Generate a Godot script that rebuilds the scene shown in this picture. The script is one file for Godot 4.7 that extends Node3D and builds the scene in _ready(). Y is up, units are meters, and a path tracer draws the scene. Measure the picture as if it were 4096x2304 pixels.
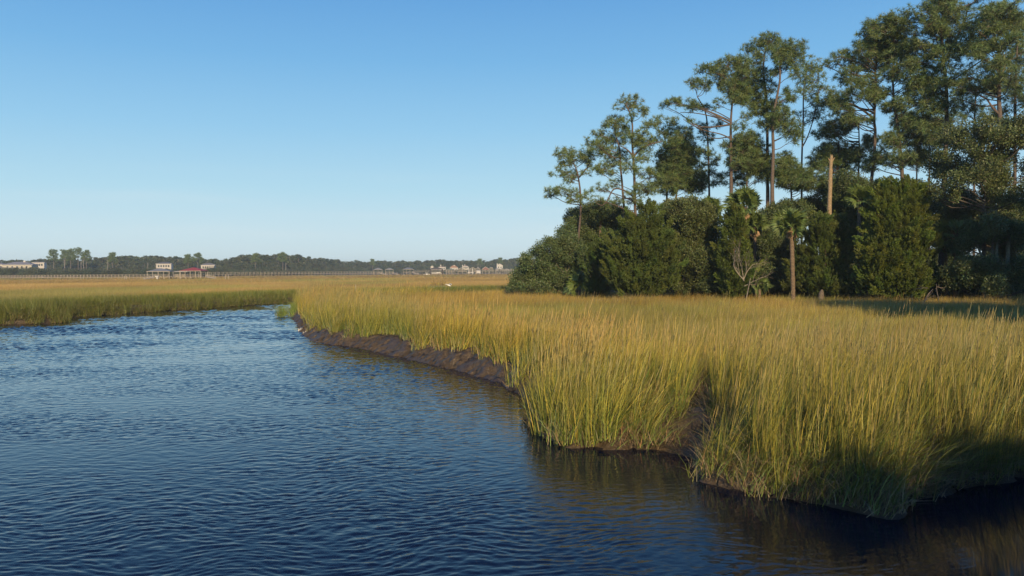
extends Node3D
# A tidal creek in a salt marsh at low sun, with a pine hammock on the right and docks far away.
# Photograph pixels are given on its 4096 x 2304 grid; at() and on() turn them into points of the place.

const EYE := 3.7
const FOC := 3345.6
const PITCH := -1.165
const ROLL := -0.315

var cam_basis: Basis
var rng := RandomNumberGenerator.new()
var noise := FastNoiseLite.new()
var names := {}
var mats := {}

class MB:
	var v := PackedVector3Array()
	var n := PackedVector3Array()
	var c := PackedColorArray()
	var ix := PackedInt32Array()
	func tri(a: Vector3, b: Vector3, d: Vector3, col: Color) -> void:
		var nn := (d - a).cross(b - a).normalized()
		var k := v.size()
		v.append(a); v.append(b); v.append(d)
		n.append(nn); n.append(nn); n.append(nn)
		c.append(col); c.append(col); c.append(col)
		ix.append(k); ix.append(k + 1); ix.append(k + 2)
	func quad(a: Vector3, b: Vector3, d: Vector3, e: Vector3, outward: Vector3, col: Color) -> void:
		if (d - a).cross(b - a).dot(outward) < 0.0:
			tri(a, e, d, col); tri(a, d, b, col)
		else:
			tri(a, b, d, col); tri(a, d, e, col)
	func box(at: Transform3D, size: Vector3, col: Color) -> void:
		var h := size * 0.5
		var p: Array[Vector3] = []
		for i in 8:
			p.append(at * Vector3(h.x if i & 1 else -h.x, h.y if i & 2 else -h.y, h.z if i & 4 else -h.z))
		var b := at.basis
		quad(p[0], p[2], p[6], p[4], -b.x, col); quad(p[1], p[3], p[7], p[5], b.x, col)
		quad(p[0], p[1], p[5], p[4], -b.y, col); quad(p[2], p[3], p[7], p[6], b.y, col)
		quad(p[0], p[1], p[3], p[2], -b.z, col); quad(p[4], p[5], p[7], p[6], b.z, col)
	func bar(a: Vector3, b: Vector3, w: float, h: float, col: Color) -> void:
		var z := b - a
		var l := z.length()
		z = z / l
		var up := Vector3.UP if absf(z.y) < 0.95 else Vector3.RIGHT
		var x := up.cross(z).normalized()
		box(Transform3D(Basis(x, z.cross(x), z), (a + b) * 0.5), Vector3(w, h, l), col)
	func tube(pts: Array, rad: Array, sides: int, col: Color, cap := false) -> void:
		var start := v.size()
		var m := pts.size()
		var side := Vector3.ZERO
		for i in m:
			var t: Vector3 = (pts[mini(i + 1, m - 1)] - pts[maxi(i - 1, 0)]).normalized()
			if i == 0:
				side = t.cross(Vector3(0.31, 0.2, 0.93)).normalized()
			side = (side - t * side.dot(t)).normalized()
			var s2 := t.cross(side)
			for k in sides:
				var a := TAU * k / sides
				var o := side * cos(a) + s2 * sin(a)
				var pp: Vector3 = pts[i]
				var rr: float = rad[i]
				v.append(pp + o * rr); n.append(o); c.append(col)
		for i in m - 1:
			for k in sides:
				var a0 := start + i * sides + k
				var a1 := start + i * sides + (k + 1) % sides
				ix.append(a0); ix.append(a1 + sides); ix.append(a1)
				ix.append(a0); ix.append(a0 + sides); ix.append(a1 + sides)
		if cap:
			var e: Vector3 = pts[m - 1]
			for k in sides:
				tri(e, v[start + (m - 1) * sides + (k + 1) % sides], v[start + (m - 1) * sides + k], col)
	func mesh() -> ArrayMesh:
		var arr := []
		arr.resize(Mesh.ARRAY_MAX)
		arr[Mesh.ARRAY_VERTEX] = v
		arr[Mesh.ARRAY_NORMAL] = n
		arr[Mesh.ARRAY_COLOR] = c
		arr[Mesh.ARRAY_INDEX] = ix
		var am := ArrayMesh.new()
		am.add_surface_from_arrays(Mesh.PRIMITIVE_TRIANGLES, arr)
		return am

# ---------------------------------------------------------------- helpers
func at(px: float, py: float, depth: float) -> Vector3:
	var d := cam_basis * Vector3((px - 2048.0) / FOC, -(py - 1152.0) / FOC, -1.0)
	return Vector3(0, EYE, 0) + d * (depth / -d.z)

func on(px: float, py: float, height := 0.0) -> Vector3:
	var d := cam_basis * Vector3((px - 2048.0) / FOC, -(py - 1152.0) / FOC, -1.0)
	return Vector3(0, EYE, 0) + d * ((EYE - height) / -d.y)

const CROP := {"n": [0.0, 0.0, 1.0], "c1": [2150.0, 380.0, 2.786], "c2": [2600.0, 130.0, 3.6225], "c3": [2950.0, 130.0, 2.415], "c4": [3250.0, 0.0, 2.898],
	"c5": [3650.0, 0.0, 2.899], "c6": [3250.0, 450.0, 3.22], "c7": [3600.0, 450.0, 2.635], "c8": [3550.0, 900.0, 3.6227], "c9": [3050.0, 800.0, 3.22],
	"z4": [2050.0, 350.0, 1.6095], "z5": [2900.0, 0.0, 1.1146], "f": [0.0, 0.0, 0.62891]}

func cp(crop: String, x: float, y: float) -> Vector2:
	var k: Array = CROP[crop]
	return Vector2(k[0] + x / k[2], k[1] + y / k[2])

func cat(crop: String, x: float, y: float, depth: float) -> Vector3:
	var p := cp(crop, x, y)
	return at(p.x, p.y, depth)

func numbered(called: String) -> String:
	var k: int = names.get(called, 0)
	names[called] = k + 1
	return called if k == 0 else "%s_%03d" % [called, k]

func lin(r: float, g: float, b: float) -> Color:
	return Color(r, g, b).linear_to_srgb()

func tagged(o: Node3D, label: String, category: String, group := "") -> void:
	o.set_meta("label", label)
	o.set_meta("category", category)
	if group:
		o.set_meta("group", group)

func thing(called: String, label: String, category: String, where: Vector3, group := "") -> Node3D:
	var o := Node3D.new()
	o.name = numbered(called)
	add_child(o)
	o.position = where
	tagged(o, label, category, group)
	return o

func part(called: String, m: Mesh, mat: Material, parent: Node3D) -> MeshInstance3D:
	var o := MeshInstance3D.new()
	o.name = called
	o.mesh = m
	o.material_override = mat
	parent.add_child(o, true)
	return o

func setting(called: String, m: Mesh, mat: Material) -> MeshInstance3D:
	var o := part(called, m, mat, self)
	o.set_meta("kind", "structure")
	return o

func many(called: String, m: Mesh, mat: Material, parent: Node3D, xf: Array, cols: PackedColorArray) -> MultiMeshInstance3D:
	var mm := MultiMesh.new()
	mm.transform_format = MultiMesh.TRANSFORM_3D
	mm.use_colors = true
	mm.mesh = m
	mm.instance_count = xf.size()
	for i in xf.size():
		mm.set_instance_transform(i, xf[i])
		mm.set_instance_color(i, cols[i])
	var o := MultiMeshInstance3D.new()
	o.name = called
	o.multimesh = mm
	o.material_override = mat
	o.set_meta("kind", "stuff")
	parent.add_child(o, true)
	return o

func stain(freq: float, lo: Color, hi: Color, size := 512, octaves := 5, type := FastNoiseLite.TYPE_SIMPLEX_SMOOTH) -> NoiseTexture2D:
	var t := NoiseTexture2D.new()
	var f := FastNoiseLite.new()
	f.noise_type = type
	f.frequency = freq
	f.fractal_octaves = octaves
	f.seed = 11
	t.noise = f
	t.width = size
	t.height = size
	t.seamless = true
	var g := Gradient.new()
	g.set_color(0, lo)
	g.set_color(1, hi)
	t.color_ramp = g
	return t

func paint(r: float, g: float, b: float, rough := 0.8, tex: Texture2D = null, scale := 1.0, vcol := false) -> StandardMaterial3D:
	var m := StandardMaterial3D.new()
	m.albedo_color = lin(r, g, b)
	m.roughness = rough
	m.vertex_color_use_as_albedo = vcol
	if tex:
		m.albedo_texture = tex
		m.uv1_triplanar = true
		m.uv1_world_triplanar = true
		m.uv1_scale = Vector3.ONE * scale
	return m

func leafy(rough := 0.55, through := 0.5) -> StandardMaterial3D:
	var m := StandardMaterial3D.new()
	m.albedo_color = Color.WHITE
	m.vertex_color_use_as_albedo = true
	m.roughness = rough
	m.cull_mode = BaseMaterial3D.CULL_DISABLED
	m.backlight_enabled = true
	m.backlight = Color(through, through, through)
	return m

func rnd(a: float, b: float) -> float:
	return rng.randf_range(a, b)

func inside(p: Vector2, poly: PackedVector2Array) -> bool:
	return Geometry2D.is_point_in_polygon(p, poly) and Geometry2D.is_point_in_polygon(p + Vector2(0.031, 0.017), poly)

func ball() -> Vector3:
	while true:
		var p := Vector3(rnd(-1, 1), rnd(-1, 1), rnd(-1, 1))
		if p.length_squared() <= 1.0:
			return p
	return Vector3.ZERO

func aimed(up: Vector3, s: float) -> Basis:
	var y := up.normalized()
	var x := y.cross(Vector3(0.3, 0.1, 0.95) if absf(y.z) < 0.9 else Vector3.RIGHT).normalized()
	return Basis(x, y, x.cross(y)).rotated(y, rnd(0, TAU)) * s

# ---------------------------------------------------------------- shapes of foliage
func blade(b: MB, base: Vector3, lean: Vector3, height: float, width: float, curl: float, col: Color, segs := 3) -> void:
	var face := Vector3(cos(rnd(0, TAU)), 0, sin(rnd(0, TAU))).normalized()
	var last_l := base - face * width * 0.5
	var last_r := base + face * width * 0.5
	var tw := rnd(-0.6, 0.6)
	for i in segs:
		var t := float(i + 1) / segs
		var p := base + Vector3(0, height * (t - curl * t * t * 0.45), 0) + lean * (t * (0.35 + 0.65 * t))
		var f2 := face.rotated(Vector3.UP, tw * t)
		var w := width * (1.0 - 0.75 * t)
		if i == segs - 1:
			b.tri(last_l, last_r, p, col)
		else:
			var l2 := p - f2 * w * 0.5
			var r2 := p + f2 * w * 0.5
			b.tri(last_l, last_r, r2, col)
			b.tri(last_l, r2, l2, col)
			last_l = l2
			last_r = r2

func jit(c: Color, a: float) -> Color:
	var k := 1.0 + rnd(-a, a)
	return Color(c.r * k * (1.0 + rnd(-a, a) * 0.4), c.g * k, c.b * k * (1.0 + rnd(-a, a) * 0.4))

# kinds: [colour, share, height low, height high, lean, width, curl]
func grass_clump(radius: float, count: int, kinds: Array, wind: Vector3, segs := 3, spikes := 0) -> ArrayMesh:
	var b := MB.new()
	for i in count:
		var pick := rng.randf()
		var kind: Array = kinds[0]
		for k in kinds:
			if pick < k[1]:
				kind = k
				break
			pick -= k[1]
		var a := rnd(0, TAU)
		var r := radius * sqrt(rng.randf())
		var base := Vector3(cos(a) * r, rnd(-0.12, 0.0), sin(a) * r)
		var hgt := rnd(kind[2], kind[3])
		var la := rnd(0, TAU)
		var lean := Vector3(cos(la), 0, sin(la)) * rnd(0.05, kind[4]) * hgt + wind * hgt * rnd(0.5, 1.4) + Vector3(cos(a), 0, sin(a)) * 0.1 * hgt
		blade(b, base, lean, hgt, kind[5] * rnd(0.7, 1.3), kind[6] * rnd(0.2, 1.3), jit(kind[0], 0.36), segs)
	for i in spikes:
		var a := rnd(0, TAU)
		var r := radius * sqrt(rng.randf())
		var p0 := Vector3(cos(a) * r, 0.3, sin(a) * r)
		var hgt: float = rnd(kinds[0][3] * 0.9, kinds[0][3] * 1.12)
		var top := p0 + Vector3(rnd(-0.12, 0.12), hgt - 0.3, rnd(-0.12, 0.12)) + wind * hgt * 0.6
		b.tube([p0, p0.lerp(top, 0.78), p0.lerp(top, 0.8), p0.lerp(top, 0.93), top], [0.003, 0.003, 0.008, 0.006, 0.002], 3, jit(Color(0.46, 0.35, 0.12), 0.2))
	return b.mesh()

func needle_tuft(count: int, length: float, width: float, col: Color) -> ArrayMesh:
	var b := MB.new()
	for i in count:
		var d := Vector3(rnd(-1, 1), rnd(-0.35, 1.15), rnd(-1, 1)).normalized()
		var s := d.cross(Vector3(rnd(-1, 1), rnd(-1, 1), rnd(-1, 1))).normalized() * width
		var o := d * 0.02
		b.tri(o - s, o + s, o + d * length * rnd(0.7, 1.1), jit(col, 0.3))
	return b.mesh()

func leaf_cluster(count: int, radius: float, size: float, col: Color) -> ArrayMesh:
	var b := MB.new()
	for i in count:
		var p := ball() * radius
		var d := (p.normalized() + Vector3(rnd(-1, 1), rnd(-0.4, 1), rnd(-1, 1))).normalized()
		var s := d.cross(Vector3(rnd(-1, 1), rnd(-1, 1), rnd(-1, 1))).normalized()
		var l := size * rnd(0.6, 1.2)
		var cc := jit(col, 0.3)
		var w := s * l * 0.27
		b.tri(p - d * l * 0.5, p + w, p + d * l * 0.5, cc)
		b.tri(p - d * l * 0.5, p + d * l * 0.5, p - w, cc)
	return b.mesh()

func cedar_spray(count: int, length: float, col: Color) -> ArrayMesh:
	var b := MB.new()
	for i in count:
		var t := pow(rng.randf(), 0.8)
		var a := rnd(0, TAU)
		var out := Vector3(cos(a), rnd(0.5, 1.6), sin(a)).normalized()
		var o := Vector3(0, t * length * 0.8, 0)
		var l := length * (0.5 - 0.28 * t) * rnd(0.6, 1.2)
		var s := out.cross(Vector3(rnd(-1, 1), rnd(-1, 1), rnd(-1, 1))).normalized() * 0.022 * (length / 0.4)
		b.tri(o - s, o + s, o + out * l, jit(col, 0.3))
	return b.mesh()

# ---------------------------------------------------------------- land and water
const TOP := 0.68

var bank_right := PackedVector2Array()   # the marsh of the near side: x, z
var bank_left := PackedVector2Array()    # the marsh across the creek
var shore_near := PackedVector2Array()   # the shore beside the camera
var edge_right := PackedVector2Array()   # only the stretches along the creek
var edge_left := PackedVector2Array()
var edge_near := PackedVector2Array()

func flat2(p: Vector3) -> Vector2:
	return Vector2(p.x, p.z)

func eased(pts: PackedVector2Array, step: float, wobble: float) -> PackedVector2Array:
	var out := PackedVector2Array()
	var m := pts.size()
	for i in m - 1:
		var a := pts[maxi(i - 1, 0)]
		var b := pts[i]
		var c := pts[i + 1]
		var d := pts[mini(i + 2, m - 1)]
		var cnt := maxi(1, int(b.distance_to(c) / step))
		for k in cnt:
			var t := float(k) / cnt
			var p := b.cubic_interpolate(c, a, d, t)
			p += Vector2(noise.get_noise_2d(p.x * 60.0, p.y * 60.0), noise.get_noise_2d(p.x * 60.0 + 500.0, p.y * 60.0)) * wobble
			out.append(p)
	out.append(pts[m - 1])
	return out

func trace_banks() -> void:
	var pts := PackedVector2Array()
	for p in [[3720, 1985], [3580, 2068], [3420, 2040], [3260, 2011], [3090, 1985], [2950, 1962], [2835, 1925], [2805, 1880], [2770, 1835], [2690, 1808], [2620, 1797], [2490, 1797], [2350, 1795], [2240, 1775], [2170, 1722], [2118, 1615],
			[2070, 1566], [1908, 1503], [1749, 1463], [1590, 1426], [1431, 1392], [1304, 1375], [1240, 1356], [1205, 1330], [1192, 1300], [1172, 1275], [1168, 1252], [1185, 1228]]:
		pts.append(flat2(on(p[0], p[1])))
	pts.insert(0, Vector2(9.0, -14.6))
	pts.insert(0, Vector2(16.0, -16.0))
	pts.insert(0, Vector2(34.0, -17.0))
	var last := pts[pts.size() - 1]
	pts.append(last + Vector2(6, -5))
	pts.append(last + Vector2(22, -17))
	pts.append(last + Vector2(40, -26))
	pts.append(Vector2(70, -135))
	pts.append(Vector2(150, -150))
	edge_right = eased(pts, 0.15, 0.22)
	bank_right = edge_right.duplicate()
	bank_right.append(Vector2(150, -17))
	pts = PackedVector2Array([Vector2(-170, -38), Vector2(-80, -47)])
	for p in [[0, 1300], [160, 1280], [320, 1268], [640, 1245], [800, 1236], [950, 1225], [1080, 1216], [1176, 1209]]:
		pts.append(flat2(on(p[0], p[1])))
	last = pts[pts.size() - 1]
	pts.append(last + Vector2(8, -8))
	pts.append(last + Vector2(24, -22))
	pts.append(last + Vector2(45, -33))
	pts.append(Vector2(72, -148))
	pts.append(Vector2(150, -164))
	edge_left = eased(pts, 0.6, 0.5)
	bank_left = edge_left.duplicate()
	for p in [Vector2(300, -200), Vector2(600, -640), Vector2(-420, -640), Vector2(-420, -42)]:
		bank_left.append(p)
	pts = PackedVector2Array([Vector2(3.4, 30), Vector2(3.6, 4), Vector2(4.3, -5.4), Vector2(5.3, -8.4), Vector2(6.6, -9.6), Vector2(8.6, -10.6), Vector2(14, -11.6), Vector2(30, -12.6)])
	edge_near = eased(pts, 0.3, 0.2)
	shore_near = edge_near.duplicate()
	shore_near.append(Vector2(60, -13))
	shore_near.append(Vector2(60, 30))

# mud bank: rows that run along the waterline, from under the water up to the marsh floor
func bank_mesh(edge: PackedVector2Array, inward: float, poly: PackedVector2Array) -> ArrayMesh:
	var rows := [[-2.6, -0.9], [-0.7, -0.22], [-0.15, -0.05], [0.05, 0.07], [0.18, 0.18], [0.32, 0.29], [0.46, 0.4], [0.6, 0.5], [0.76, 0.58], [0.95, 0.64], [1.3, 0.69], [2.0, 0.69], [2.9, 0.58]]
	var b := MB.new()
	var m := edge.size()
	var w := rows.size()
	var cell := FastNoiseLite.new()
	cell.noise_type = FastNoiseLite.TYPE_CELLULAR
	cell.cellular_return_type = FastNoiseLite.RETURN_DISTANCE2_SUB
	cell.frequency = 1.6
	for i in m:
		var t := (edge[mini(i + 3, m - 1)] - edge[maxi(i - 3, 0)]).normalized()
		var nrm := Vector2(t.y, -t.x) * inward
		for k in w:
			var off: float = rows[k][0]
			var y: float = rows[k][1]
			var p := edge[i] + nrm * off
			if k > 2 and k < w - 1:
				y += noise.get_noise_2d(p.x * 120.0, p.y * 120.0) * 0.06 + noise.get_noise_2d(p.x * 420.0, p.y * 420.0) * 0.05
				var crack := cell.get_noise_2d(p.x * 1.3, p.y * 1.3)
				if crack < -0.82:
					y -= 0.13
					p += nrm * 0.10
			if off > 0.7:
				# where the land is narrow, a row from one side must not stick out over the other
				var dd := away_from(edge, p)
				if dd < off * 0.8:
					y = minf(y, lerpf(0.0, 0.66, clampf(dd / 1.2, 0.0, 1.0))) if inside(p, poly) else -0.6
			b.v.append(Vector3(p.x, y, p.y))
			b.c.append(Color.WHITE)
	for i in m:
		for k in w:
			var a := b.v[mini(i + 1, m - 1) * w + k] - b.v[maxi(i - 1, 0) * w + k]
			var d := b.v[i * w + mini(k + 1, w - 1)] - b.v[i * w + maxi(k - 1, 0)]
			var nn := a.cross(d).normalized()
			b.n.append(nn if nn.y > 0 else -nn)
	for i in m - 1:
		for k in w - 1:
			var q := i * w + k
			var o := [q, q + 1, q + w + 1, q + w]
			if (b.v[o[2]] - b.v[o[0]]).cross(b.v[o[1]] - b.v[o[0]]).y < 0:
				o.reverse()
			for j in [0, 1, 2, 0, 2, 3]:
				b.ix.append(o[j])
	return b.mesh()

func slab(poly: PackedVector2Array, y: float) -> ArrayMesh:
	var b := MB.new()
	for piece in Geometry2D.offset_polygon(poly, -2.1):
		var idx := Geometry2D.triangulate_polygon(piece)
		var k := b.v.size()
		for p in piece:
			b.v.append(Vector3(p.x, y, p.y)); b.n.append(Vector3.UP); b.c.append(Color.WHITE)
		for j in range(0, idx.size(), 3):
			var u := [idx[j], idx[j + 1], idx[j + 2]]
			if (b.v[k + u[2]] - b.v[k + u[0]]).cross(b.v[k + u[1]] - b.v[k + u[0]]).y < 0:
				u.reverse()
			for q in u:
				b.ix.append(k + q)
	return b.mesh()

func water_mesh() -> ArrayMesh:
	var b := MB.new()
	var depths: Array[float] = []
	var d := 5.5
	while d < 135.0:
		depths.append(d)
		d += 0.027 + 0.0022 * maxf(0.0, d - 13.0) + 0.00003 * d * d
	var cols := 420
	var rows := depths.size()
	var wav := FastNoiseLite.new()
	wav.noise_type = FastNoiseLite.TYPE_SIMPLEX
	wav.frequency = 1.0
	wav.fractal_type = FastNoiseLite.FRACTAL_NONE
	var gust := FastNoiseLite.new()
	gust.frequency = 0.06
	gust.fractal_octaves = 3
	var turn := deg_to_rad(9.0)
	var ca := cos(turn)
	var sa := sin(turn)
	for i in rows:
		var z: float = depths[i]
		for j in cols + 1:
			var u := float(j) / cols
			var x := z * lerpf(-0.80, 0.56, u)
			var side := minf(minf(u, 1.0 - u) * 20.0, minf((z - 5.5) * 0.6, (135.0 - z) * 0.1))
			# calm lee below the tall grass of the near bank
			var lee := smoothstep(-4.5, 2.0, x - (z - 17.0) * -0.42) * smoothstep(30.0, 19.0, z)
			var amp := clampf(side, 0.0, 1.0) * lerpf(maxf(0.25, 0.78 + 1.0 * gust.get_noise_2d(x * 0.8, z * 1.8)), 0.22, lee)
			var wx := x * ca + z * sa
			var wz := -x * sa + z * ca
			var warp := wav.get_noise_2d(x * 0.35 + 40.0, z * 0.35) * 0.35
			var y := wav.get_noise_2d(wx * 2.4, (wz + warp) * 7.0) * 0.0052
			y += wav.get_noise_2d(wx * 1.3 + 90.0, wz * 3.6 + warp) * 0.0042
			y += wav.get_noise_2d(x * 5.0 + 17.0, z * 11.0 + 31.0) * 0.0026
			y += wav.get_noise_2d(wx * 9.0 + 7.0, wz * 17.0) * 0.0010 * (1.0 - lee)
			y *= 0.9 + 0.085 * clampf(z - 13.0, 0.0, 40.0)
			y += wav.get_noise_2d(x * 0.6, z * 1.5 + 200.0) * 0.045 * smoothstep(22.0, 60.0, z)
			b.v.append(Vector3(x, y * amp, -z))
			b.c.append(Color.WHITE)
	var w := cols + 1
	b.n.resize(b.v.size())
	for i in rows:
		for j in w:
			var a := b.v[i * w + mini(j + 1, cols)] - b.v[i * w + maxi(j - 1, 0)]
			var e := b.v[mini(i + 1, rows - 1) * w + j] - b.v[maxi(i - 1, 0) * w + j]
			var nn := a.cross(e).normalized()
			b.n[i * w + j] = nn if nn.y > 0 else -nn
	for i in rows - 1:
		for j in cols:
			var q := i * w + j
			b.ix.append_array(PackedInt32Array([q, q + w, q + w + 1, q, q + w + 1, q + 1]))
	# the quiet rest: behind the camera, to both sides and out to the far creek
	var lo := 5.5
	var hi: float = depths[rows - 1]
	var e0 := [Vector3(-0.8 * lo, 0, -lo), Vector3(0.56 * lo, 0, -lo), Vector3(0.56 * hi, 0, -hi), Vector3(-0.8 * hi, 0, -hi)]
	var far := 1100.0
	var g := [Vector3(-900, 0, 300), Vector3(900, 0, 300), Vector3(900, 0, -far), Vector3(-900, 0, -far)]
	for s in [[0, 1], [1, 2], [2, 3], [3, 0]]:
		b.quad(g[s[0]], g[s[1]], e0[s[1]], e0[s[0]], Vector3.UP, Color.WHITE)
	return b.mesh()

func away_from(edge: PackedVector2Array, p: Vector2) -> float:
	var best := 1e9
	for i in range(0, edge.size(), 4 if edge.size() > 700 else 2):
		best = minf(best, edge[i].distance_squared_to(p))
	return sqrt(best)

# ---------------------------------------------------------------- marsh grass
var G := {}

func grass_kinds() -> void:
	var gold := Color(0.42, 0.342, 0.06)
	var green := Color(0.145, 0.19, 0.035)
	var tan := Color(0.33, 0.255, 0.14)
	var straw := Color(0.345, 0.265, 0.10)
	var olive := Color(0.235, 0.23, 0.052)
	for i in 5:
		var w := Vector3(0.10, 0, 0.02)
		G["tall%d" % i] = grass_clump(0.24, 64, [[gold, 0.26, 1.1, 1.9, 0.22, 0.011, 0.3], [olive, 0.24, 0.9, 1.65, 0.3, 0.013, 0.4], [green, 0.34, 0.6, 1.45, 0.42, 0.014, 0.6], [tan, 0.16, 0.3, 1.0, 0.6, 0.011, 0.7]], w, 3, 2)
		G["green%d" % i] = grass_clump(0.26, 56, [[olive, 0.3, 0.9, 1.5, 0.25, 0.014, 0.35], [green, 0.5, 0.6, 1.4, 0.42, 0.015, 0.6], [tan, 0.2, 0.25, 0.9, 0.6, 0.012, 0.7]], Vector3(-0.05, 0, 0.04), 3)
		G["fallen%d" % i] = grass_clump(0.28, 46, [[olive, 0.25, 0.7, 1.25, 0.9, 0.013, 1.1], [green, 0.35, 0.5, 1.2, 1.1, 0.014, 1.3], [tan, 0.4, 0.3, 0.9, 1.3, 0.011, 1.4]], Vector3(0.25, 0, 0.35), 4)
		G["lean%d" % i] = grass_clump(0.13, 40, [[gold, 0.34, 1.2, 2.1, 0.10, 0.012, 0.2], [olive, 0.3, 1.0, 1.8, 0.14, 0.013, 0.3], [green, 0.26, 0.7, 1.5, 0.22, 0.014, 0.45], [tan, 0.1, 0.3, 1.0, 0.5, 0.011, 0.7]], Vector3(0.17, 0, 0.06), 3, 2)
		G["tangle%d" % i] = grass_clump(0.34, 64, [[Color(0.24, 0.18, 0.10), 0.45, 0.2, 0.7, 1.3, 0.011, 1.0], [Color(0.30, 0.22, 0.11), 0.25, 0.25, 0.8, 1.0, 0.010, 0.8], [green, 0.2, 0.3, 0.8, 0.9, 0.012, 0.9], [Color(0.38, 0.25, 0.11), 0.1, 0.3, 0.8, 1.2, 0.012, 1.0]], Vector3(0.12, 0, 0.1), 2)
		G["short%d" % i] = grass_clump(0.34, 70, [[straw, 0.38, 0.55, 1.05, 0.3, 0.011, 0.3], [gold, 0.25, 0.5, 1.1, 0.3, 0.011, 0.3], [olive, 0.22, 0.4, 0.9, 0.3, 0.012, 0.4], [tan, 0.15, 0.3, 0.7, 0.5, 0.01, 0.6]], Vector3(0.08, 0, 0), 2)
		G["wide%d" % i] = grass_clump(0.85, 120, [[straw, 0.5, 0.7, 1.1, 0.25, 0.022, 0.3], [gold, 0.2, 0.6, 1.0, 0.25, 0.022, 0.3], [olive, 0.2, 0.5, 0.9, 0.3, 0.024, 0.4], [tan, 0.1, 0.3, 0.7, 0.5, 0.022, 0.6]], Vector3(0.08, 0, 0), 2)

func scatter(called: String, label: String, group: String, kinds: Array, spots: Array) -> void:
	# spots: [x, y, z, scale across, scale up, colour]; shared out between the clump shapes of these kinds, one object per shape
	var by := {}
	for s in spots:
		var key: String = "%s%d" % [kinds[rng.randi() % kinds.size()] if s.size() < 7 else s[6], rng.randi() % 5]
		if not by.has(key):
			by[key] = [[], PackedColorArray()]
		var lean := 0.4 * noise.get_noise_2d(s[0] * 22.0 + 70.0, s[2] * 22.0) + rnd(-0.07, 0.07)
		var bs := Basis(Vector3(0.3, 0, 1).normalized(), lean) * Basis(Vector3.UP, rnd(-0.6, 0.6)).scaled(Vector3(s[3], s[4], s[3]))
		by[key][0].append(Transform3D(bs, Vector3(s[0], s[1], s[2])))
		by[key][1].append(s[5])
	for key in by:
		var o := many(numbered(called), G[key], mats.grass, self, by[key][0], by[key][1])
		tagged(o, label, "grass", group)

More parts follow.
